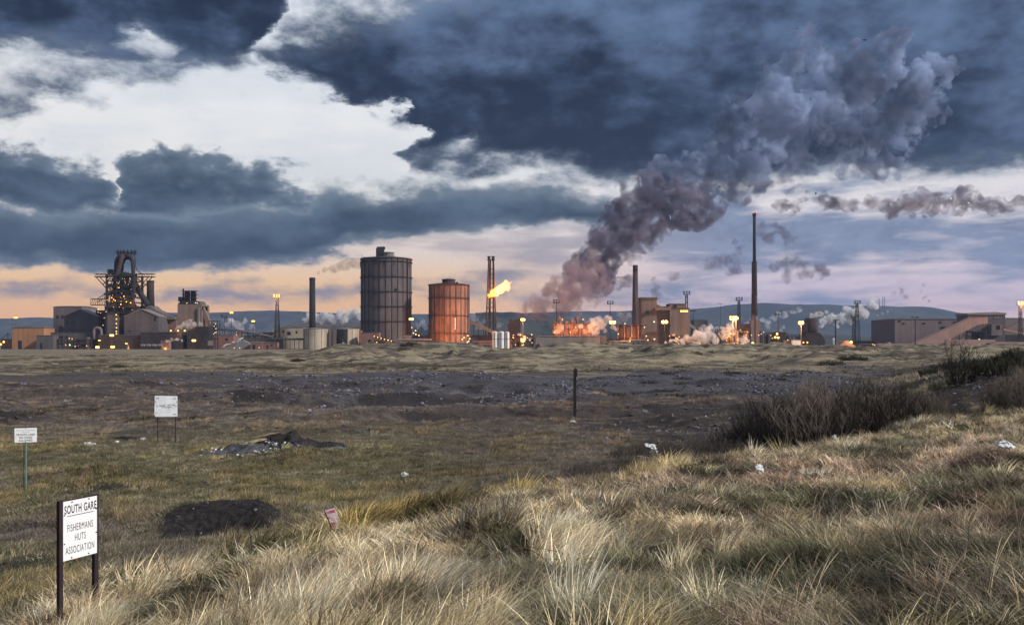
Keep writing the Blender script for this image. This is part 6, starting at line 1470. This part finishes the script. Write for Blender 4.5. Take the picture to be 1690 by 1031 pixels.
# ------------------------------------------------------------------ smoke, steam, flame, haze
def vol_mat(name, col, dens, aniso=.2, emis=None, estr=0.0, absorb=None):
    m, n = new_mat(name)
    v = n.n('ShaderNodeVolumePrincipled'); v.inputs['Color'].default_value = (*col, 1); v.inputs['Density'].default_value = dens
    v.inputs['Anisotropy'].default_value = aniso
    if emis: v.inputs['Emission Color'].default_value = (*emis, 1); v.inputs['Emission Strength'].default_value = estr
    o = n.n('ShaderNodeOutputMaterial'); n.nt.links.new(v.outputs[0], o.inputs['Volume'])
    m.cycles.homogeneous_volume = True
    return m
def smoke_mat(name, c_lit, c_dark, dens, size, lo=.40, hi=.56, aniso=.1):
    """smoke of uneven density: knots, holes and torn edges at several sizes"""
    m, n = new_mat(name)
    pos = n.n('ShaderNodeNewGeometry').outputs['Position']
    w = n.noise(pos, 1/size, 1, .5, col=True)
    wp = n.v('ADD', pos, n.v('MULTIPLY', n.v('SUBTRACT', w, (.5, .5, .5)), (size*.9,)*3))
    f = n.noise(wp, 1.35/size, 5, .60)
    d_ = n.mr(f, lo, hi); g_ = n.noise(pos, .45/size, 1, .5)
    v = n.n('ShaderNodeVolumePrincipled'); n.put(v.inputs['Color'], n.mix(n.mr(g_, .38, .62), c_lit, c_dark))  # shade of the folds put into the smoke colour by coarse noise
    n.put(v.inputs['Density'], n.m('MULTIPLY', d_, dens)); v.inputs['Anisotropy'].default_value = aniso
    o = n.n('ShaderNodeOutputMaterial'); n.nt.links.new(v.outputs[0], o.inputs['Volume'])
    return m
_ico = None
def ico():
    global _ico
    if _ico is None:
        import bmesh
        b = bmesh.new(); bmesh.ops.create_icosphere(b, subdivisions=2, radius=1); _ico = (np.array([v.co[:] for v in b.verts]), np.array([[v.index for v in f.verts] for f in b.faces])); b.free()
    return _ico
def cloud_obj(name, puffs, d, mat, label, cat, vox=2.2, seed=0, sub=7, disp=((26, 14), (9, 7), (3.6, 3)), ysq=.8, kind='stuff', parent=None, subr=(.28, .6)):
    r = np.random.default_rng(seed); k = d/F; iv, fi = ico(); S = []
    for p in puffs:
        px, py, rp = p[:3]; x, z, rr = (px-CX)*k, (HY-py)*k, rp*k*(1.0 if mat.startswith('flame') else (1.15 if mat == 'smoke_slate' else 1.2) if mat in STEP else 1.18); y = d+r.normal(0, .25)*rr
        S.append((x, y, z, rr*.82))
        for i in range(sub):
            v = r.normal(0, 1, 3); v /= np.linalg.norm(v); q = r.uniform(*subr)*rr; o_ = rr*.80
            S.append((x+v[0]*o_, y+v[1]*o_*ysq, z+v[2]*o_, q))
            if sub > 4:
                for _ in range(2):
                    w = v+r.normal(0, .7, 3); w /= np.linalg.norm(w); S.append((x+v[0]*o_+w[0]*q, y+(v[1]*o_+w[1]*q)*ysq, z+v[2]*o_+w[2]*q, q*r.uniform(.3, .55)))
    S = np.array(S); cx_, cy0, cz = S[:, 0].mean(), d, S[:, 2].mean()
    V = (iv[None]*S[:, 3][:, None, None]+S[:, None, :3]-np.array([cx_, cy0, cz])).reshape(-1, 3)
    Fa = (fi[None]+(np.arange(len(S))*len(iv))[:, None, None]).reshape(-1, 3)
    me = bpy.data.meshes.new(name); me.vertices.add(len(V)); me.vertices.foreach_set('co', V.astype(np.float32).ravel())
    me.loops.add(Fa.size); me.loops.foreach_set('vertex_index', Fa.astype(np.int32).ravel()); me.polygons.add(len(Fa)); me.polygons.foreach_set('loop_start', (np.arange(len(Fa))*3).astype(np.int32)); me.update(calc_edges=True)
    me.materials.append(MATS[mat]); o = bpy.data.objects.new(name, me); COL.objects.link(o); o.location = (cx_, cy0, cz)
    md = o.modifiers.new('union', 'REMESH'); md.mode = 'VOXEL'; md.voxel_size = vox; md.use_smooth_shade = True
    for i, (sc_, st_) in enumerate(disp):
        t = bpy.data.textures.new(name+'_billow', 'CLOUDS'); t.noise_scale = sc_; t.noise_depth = 3; t.noise_basis = 'IMPROVED_PERLIN'
        dm = o.modifiers.new('billow', 'DISPLACE'); dm.texture = t; dm.texture_coords = 'LOCAL'; dm.strength = st_; dm.mid_level = .5
    ext = max(V.max(0)-V.min(0)); step_ = STEP.get(mat, vox*1.6)
    o.data.materials[0].cycles.volume_step_rate = step_/(ext/10)
    if parent is not None: o.parent = parent
    if label: tagp(o, label, cat)
    if kind: o['kind'] = kind
    return o
STEP = {'smoke_slate': 7.0, 'smoke_violet': 6.0, 'smoke_rosy': 5.0, 'smoke_wisp': 3.0, 'smoke_streak': 4.0}
smoke_mat('smoke_rosy', (.60, .46, .50), (.38, .31, .38), .085, 17, .43, .60); smoke_mat('smoke_violet', (.42, .41, .54), (.20, .19, .29), .13, 20, .43, .58); smoke_mat('smoke_slate', (.54, .65, .90), (.24, .29, .43), .095, 25, .44, .60)
smoke_mat('smoke_wisp', (.24, .22, .32), (.18, .16, .24), .085, 17, .38, .62); smoke_mat('smoke_streak', (.36, .28, .34), (.22, .19, .27), .10, 18, .40, .60); smoke_mat('smoke_brown', (.45, .30, .24), (.38, .26, .22), .09, 10)
smoke_mat('steam_white', (.97, .97, 1.0), (.93, .94, 1.0), .30, 8, .36, .52); smoke_mat('steam_thin', (.93, .94, 1.0), (.85, .88, 1.0), .14, 8, .40, .58); smoke_mat('steam_orange', (.97, .93, .90), (.93, .90, .88), .20, 7, .38, .56)
B1 = [(850, 530, 5), (858, 524, 8), (870, 517, 12), (886, 510, 16), (905, 500, 21), (880, 500, 10), (925, 488, 26), (948, 474, 30), (920, 465, 14), (905, 478, 14), (968, 455, 32), (940, 448, 15), (895, 517, 14), (920, 510, 14), (945, 505, 14), (975, 490, 14), (862, 512, 8)]
B2 = [(960, 440, 20), (1000, 430, 24), (1010, 370, 18), (1060, 370, 28), (1075, 360, 26), (1100, 365, 20), (1050, 340, 28), (1030, 340, 18), (1150, 372, 14), (1170, 362, 14), (1045, 300, 7), (1120, 325, 30), (1150, 330, 26), (985, 432, 32), (965, 425, 16), (1005, 408, 32), (1022, 385, 30), (990, 392, 16), (1042, 362, 34), (1020, 350, 17), (1065, 345, 34), (1030, 325, 12), (1024, 302, 8), (1040, 310, 10), (1085, 335, 36), (1112, 345, 32), (1140, 352, 26), (1165, 350, 18), (1190, 342, 12), (1210, 336, 9), (1235, 330, 6), (1250, 325, 4), (1132, 372, 10), (1045, 405, 15), (1050, 430, 10), (1020, 425, 14), (1000, 455, 14), (1018, 468, 8), (1035, 462, 9), (1060, 405, 12), (1063, 430, 6), (1110, 372, 9), (1068, 390, 10)]
B3 = [(1200, 200, 22), (1225, 262, 32), (1180, 285, 28), (1250, 305, 24), (1290, 295, 22), (1310, 262, 26), (1325, 232, 24), (1195, 225, 22), (1300, 150, 30), (1270, 185, 30), (1340, 190, 30), (1370, 180, 30), (1410, 165, 26), (1350, 215, 20), (1305, 120, 26), (1260, 165, 24), (1208, 182, 20), (1150, 265, 16), (1120, 280, 16), (1075, 305, 20), (1100, 298, 27), (1130, 300, 30), (1158, 285, 30), (1185, 268, 32), (1160, 310, 22), (1200, 300, 30), (1232, 290, 30), (1262, 285, 24), (1205, 240, 28), (1215, 210, 24), (1212, 185, 20), (1208, 162, 15), (1216, 148, 9), (1240, 250, 34), (1245, 215, 32), (1250, 180, 26), (1270, 265, 30), (1275, 225, 32), (1275, 150, 26), (1290, 125, 24), (1298, 185, 32), (1315, 100, 24), (1325, 70, 18), (1332, 50, 10), (1345, 88, 22), (1330, 150, 34), (1355, 120, 28), (1375, 145, 30), (1390, 110, 26), (1415, 100, 26), (1440, 90, 26), (1465, 78, 22), (1482, 65, 15), (1410, 135, 30), (1440, 125, 28), (1468, 105, 22), (1300, 230, 26), (1330, 195, 26), (1395, 165, 20)]
B4 = [(1420, 215, 28), (1440, 265, 24), (1400, 200, 26), (1375, 225, 20), (1480, 150, 22), (1520, 150, 24), (1555, 130, 16), (1582, 112, 8), (1530, 205, 14), (1500, 215, 18), (1415, 285, 12), (1455, 290, 12), (1470, 175, 26), (1500, 150, 25), (1525, 125, 22), (1550, 110, 17), (1570, 108, 11), (1510, 180, 26), (1535, 165, 20), (1545, 190, 14), (1480, 205, 26), (1455, 225, 24), (1490, 235, 20), (1430, 245, 24), (1460, 262, 20), (1485, 268, 12), (1405, 225, 18), (1440, 195, 22), (1390, 250, 20), (1405, 275, 16), (1365, 250, 14), (1450, 150, 18), (1480, 290, 8)]
cloud_obj('smoke_plume', B1, 1030, 'smoke_rosy', 'rosy grey root of the great smoke plume above the dark shed', 'smoke', seed=1)
cloud_obj('smoke_plume', B2, 1055, 'smoke_violet', 'dark violet middle of the great smoke plume', 'smoke', seed=2)
cloud_obj('smoke_plume', B3, 1080, 'smoke_slate', 'towering slate blue head of the great smoke plume', 'smoke', seed=3, disp=((34, 20), (12, 10), (4.5, 4)))
cloud_obj('smoke_plume', B4, 1120, 'smoke_slate', 'paler right hand arm of the great smoke plume', 'smoke', seed=4, disp=((30, 20), (10, 9), (4, 4)))
W = [((1262, 372), (1256, 385), (1270, 395), (1285, 380), (1300, 388)), ((1172, 438), (1185, 432), (1200, 430), (1213, 438), (1208, 446)), ((1278, 440), (1290, 434), (1302, 442), (1312, 436), (1300, 452), (1325, 440), (1335, 450), (1350, 444), (1362, 448), (1318, 452)), ((1078, 462), (1082, 476), (1086, 488)), ((1108, 452), (1112, 456)),
     ((1212, 400), (1218, 420), (1222, 408))]
LB = ['broken smoke scrap right of the top of the tall stack', 'dark smoke scrap left of the tall stack', 'largest dark smoke scrap right of the tall stack', 'dark wisp hanging over the large brown plant', 'tiny smoke scrap right of the brown chimney', 'faint smoke scrap just left of the tall stack shaft']
for i, (w_, lb) in enumerate(zip(W, LB)): cloud_obj('smoke_scrap', [(a, b_, 10 if i not in (3, 4, 5) else 6) for a, b_ in w_], 1090, 'smoke_wisp', lb, 'smoke', vox=1.3, seed=20+i, sub=5, disp=((12, 13), (4, 7), (2, 3)))
q = random.Random(17)
cloud_obj('smoke_streamer', [(1285+i*12, 336+6*math.sin(i*.9)-4*math.sin(i*.33)+q.uniform(-4, 4), q.uniform(7, 12)+(4 if 14 < i < 30 else 0)) for i in range(40)], 1150, 'smoke_streak', 'long thin purple smoke streamer across the bright gap at the right', 'smoke', vox=1.8, seed=31, sub=5, disp=((20, 16), (6, 7)))
cloud_obj('chimney_smoke', [(518, 454, 2.5), (526, 449, 4), (536, 446, 5), (548, 443, 6), (560, 439, 8), (572, 435, 9), (584, 433, 9), (594, 436, 7)], 1094, 'smoke_brown', 'brown smoke trailing from the thick black chimney', 'smoke', vox=1.3, seed=32, sub=5, disp=((14, 9), (5, 4)))
cloud_obj('steam_cloud', [(505, 528, 5), (512, 522, 7), (522, 524, 8), (535, 523, 7), (548, 526, 7), (560, 520, 7), (575, 521, 8), (588, 516, 7), (598, 520, 7), (530, 530, 6), (570, 528, 6), (600, 528, 6)], 1130, 'steam_white', 'white steam bank between the black chimney and the large gasholder', 'steam', vox=1.2, seed=33, sub=6, disp=((12, 6), (4, 3)))
cloud_obj('steam_cloud', [(290, 543, 3), (297, 539, 4), (305, 534, 5.5), (313, 537, 4), (322, 536, 4), (331, 535, 3), (315, 529, 3)], 995, 'steam_orange', 'pinkish white steam before the foot of the batching tower', 'steam', vox=.9, seed=34, sub=6, disp=((10, 5), (3, 2)))
cloud_obj('steam_cloud', [(276, 563, 2.5), (284, 560, 3), (292, 560, 3), (300, 562, 2.2)], 960, 'steam_white', 'low white steam beside the ladle wagons', 'steam', vox=.8, seed=35, sub=6, disp=((8, 3), (3, 1.5)))
cloud_obj('steam_cloud', [(1088, 569, 2), (1098, 566, 2.5), (1107, 563, 3.5), (1116, 560, 4.5), (1126, 563, 5), (1136, 558, 6), (1147, 556, 7), (1157, 551, 8), (1166, 548, 7), (1150, 564, 6), (1165, 562, 7), (1180, 563, 6), (1176, 553, 5), (1112, 553, 2.5)], 940, 'steam_white', 'bright white steam rolling along the ground right of the large brown plant', 'steam', vox=1.0, seed=36, sub=7, disp=((10, 5), (4, 3)))
cloud_obj('steam_cloud', [(918, 548, 6), (924, 538, 6), (935, 550, 5), (947, 544, 7), (958, 536, 5), (968, 548, 6), (975, 538, 7), (985, 530, 9), (995, 535, 7), (1003, 524, 6), (985, 546, 6), (1000, 547, 4), (1012, 541, 4), (938, 536, 5)], 984, 'steam_orange', 'orange lit steam curling round the bank of vessels', 'steam', vox=1.1, seed=37, sub=6, disp=((12, 8), (4, 4)))
cloud_obj('steam_cloud', [(1190, 552, 5), (1198, 545, 7), (1206, 540, 6), (1196, 556, 5), (1212, 548, 4), (1206, 534, 3.5)], 960, 'steam_orange', 'amber lit steam under the lamp pair left of the tall stack', 'steam', vox=1.0, seed=38, sub=6, disp=((10, 6), (4, 3)))
cloud_obj('steam_cloud', [(1230, 534, 3), (1238, 531, 4), (1258, 527, 5), (1267, 530, 5), (1276, 524, 5), (1285, 519, 5), (1296, 520, 5), (1308, 514, 4), (1320, 510, 5), (1265, 538, 4), (1293, 540, 3.5), (1290, 545, 3)], 1120, 'steam_thin', 'thin bluish steam drifting behind the tall stack', 'steam', vox=1.1, seed=39, sub=5, disp=((12, 8), (4, 4)))
cloud_obj('steam_cloud', [(1357, 532, 6), (1367, 530, 7), (1376, 524, 7), (1388, 528, 6), (1399, 512, 8), (1388, 520, 4), (1410, 516, 8), (1420, 512, 9), (1430, 518, 7), (1402, 527, 6), (1436, 502, 7), (1440, 492, 5), (1380, 537, 4), (1447, 508, 4)], 1180, 'steam_white', 'billowing white steam to the right of the quench tower against the hill', 'steam', vox=1.2, seed=40, sub=7, disp=((12, 6), (4, 3)))
cloud_obj('steam_cloud', [(1338, 522, 4), (1347, 519, 4.5), (1356, 518, 4), (1364, 515, 3)], 985, 'steam_orange', 'pink puff of steam at the mouth of the quench tower', 'steam', vox=.8, seed=41, sub=6, disp=((8, 3), (3, 1.5)))
cloud_obj('steam_cloud', [(1371, 573, 2.5), (1378, 567, 3.5), (1377, 560, 3), (1384, 571, 3)], 1000, 'steam_white', 'white steam jet at ground level behind the wooden pole', 'steam', vox=.8, seed=42, sub=6, disp=((8, 3), (3, 1.5)))
cloud_obj('steam_cloud', [(1448, 520, 2), (1456, 517, 2.5), (1464, 514, 2.2), (1470, 509, 1.6)], 1200, 'steam_thin', 'small curved white wisp against the dark hill', 'steam', vox=.8, seed=43, sub=4, disp=((8, 3), (3, 1.5)))
cloud_obj('smoke_scrap', [(1478, 486, 4), (1488, 481, 5), (1494, 489, 4), (1518, 478, 3), (1524, 470, 3.5), (1526, 490, 4), (1534, 496, 3)], 1500, 'smoke_wisp', 'faint broken scraps of steam above the hill at the right', 'smoke', vox=1.4, seed=44, sub=4, disp=((16, 16), (5, 7)))
cloud_obj('steam_cloud', [(690, 537, 5), (697, 530, 5), (702, 540, 5), (785, 530, 6), (780, 520, 5), (792, 540, 6), (800, 530, 4), (824, 548-12, 5)], 1300, 'steam_thin', 'thin pale steam behind and right of the two gasholders', 'steam', vox=1.4, seed=45, sub=5, disp=((12, 8), (4, 4)))
cloud_obj('steam_cloud', [(858, 552, 3), (866, 556, 3.5), (874, 560, 3), (862, 562, 3)], 942, 'steam_orange', 'small amber lit steam in the pipes right of the white tanks', 'steam', vox=.8, seed=46, sub=5, disp=((8, 4), (3, 2)))
cloud_obj('steam_cloud', [(817, 420, 1.4), (821, 417, 1.8), (826, 414, 1.6)], 1012, 'steam_thin', 'little wisp of steam at the tip of the flare tower', 'steam', vox=.5, seed=47, sub=4, disp=((5, 2), (2, 1)))
cloud_obj('steam_cloud', [(252, 505, 3), (255, 498, 3.5), (262, 490, 4), (258, 512, 4)], 1040, 'steam_thin', 'faint warm steam right of the dust stack', 'steam', vox=.9, seed=48, sub=4, disp=((8, 6), (3, 3)))
cloud_obj('steam_cloud', [(372, 535, 5), (382, 530, 6), (392, 533, 6), (404, 529, 4), (398, 541, 5), (418, 541, 5)], 1130, 'steam_thin', 'faint mauve steam behind the pipe bridge right of the lit pipe tower', 'steam', vox=1.1, seed=51, sub=5, disp=((12, 8), (4, 4)))
cloud_obj('steam_cloud', [(1221, 560, 4), (1230, 557, 4), (1227, 566, 4), (1236, 563, 3)], 935, 'steam_white', 'small white steam puff at the foot of the tall stack', 'steam', vox=.9, seed=52, sub=5, disp=((8, 4), (3, 2)))
cloud_obj('steam_cloud', [(1020, 532, 5), (1030, 526, 6), (1024, 518, 5), (1036, 520, 4)], 1040, 'steam_orange', 'warm steam drifting just left of the brown chimney', 'steam', vox=1.0, seed=53, sub=5, disp=((10, 6), (4, 3)))
cloud_obj('steam_cloud', [(1148, 548, 4), (1160, 541, 5), (1172, 540, 5), (1181, 545, 4)], 1000, 'steam_white', 'upper bank of white steam behind the steam rolling along the ground', 'steam', vox=1.0, seed=54, sub=5, disp=((10, 5), (4, 3)))
# flame: burning gas, bright where it is deep
vol_mat('flame_gas', (.3, .15, .05), .01, 0, (1.0, .25, .028), .85)
vol_mat('flame_core', (.3, .15, .05), .01, 0, (1.0, .50, .16), 3.0)
cloud_obj('flare_flame', [(808, 488, 4), (813, 485, 6.5), (819, 481, 8.5), (826, 477, 9.5), (832, 473, 9), (836, 469, 6.5), (840, 467, 3), (844, 465, 1.6)], 1002, 'flame_gas', 'long bright orange gas flame blowing right from the flare tower', 'flame', vox=.45, seed=50, sub=5, disp=((5, 2.2), (2, 1.2)), kind=None, subr=(.25, .45))
# haze
m = vol_mat('haze', (.48, .63, 1.0), HAZE_D, .1)
hb = MB().box(-9000, 9000, -8500, 8500, GZ-1.2, 480).build('haze', 'haze'); hb['kind'] = 'stuff'
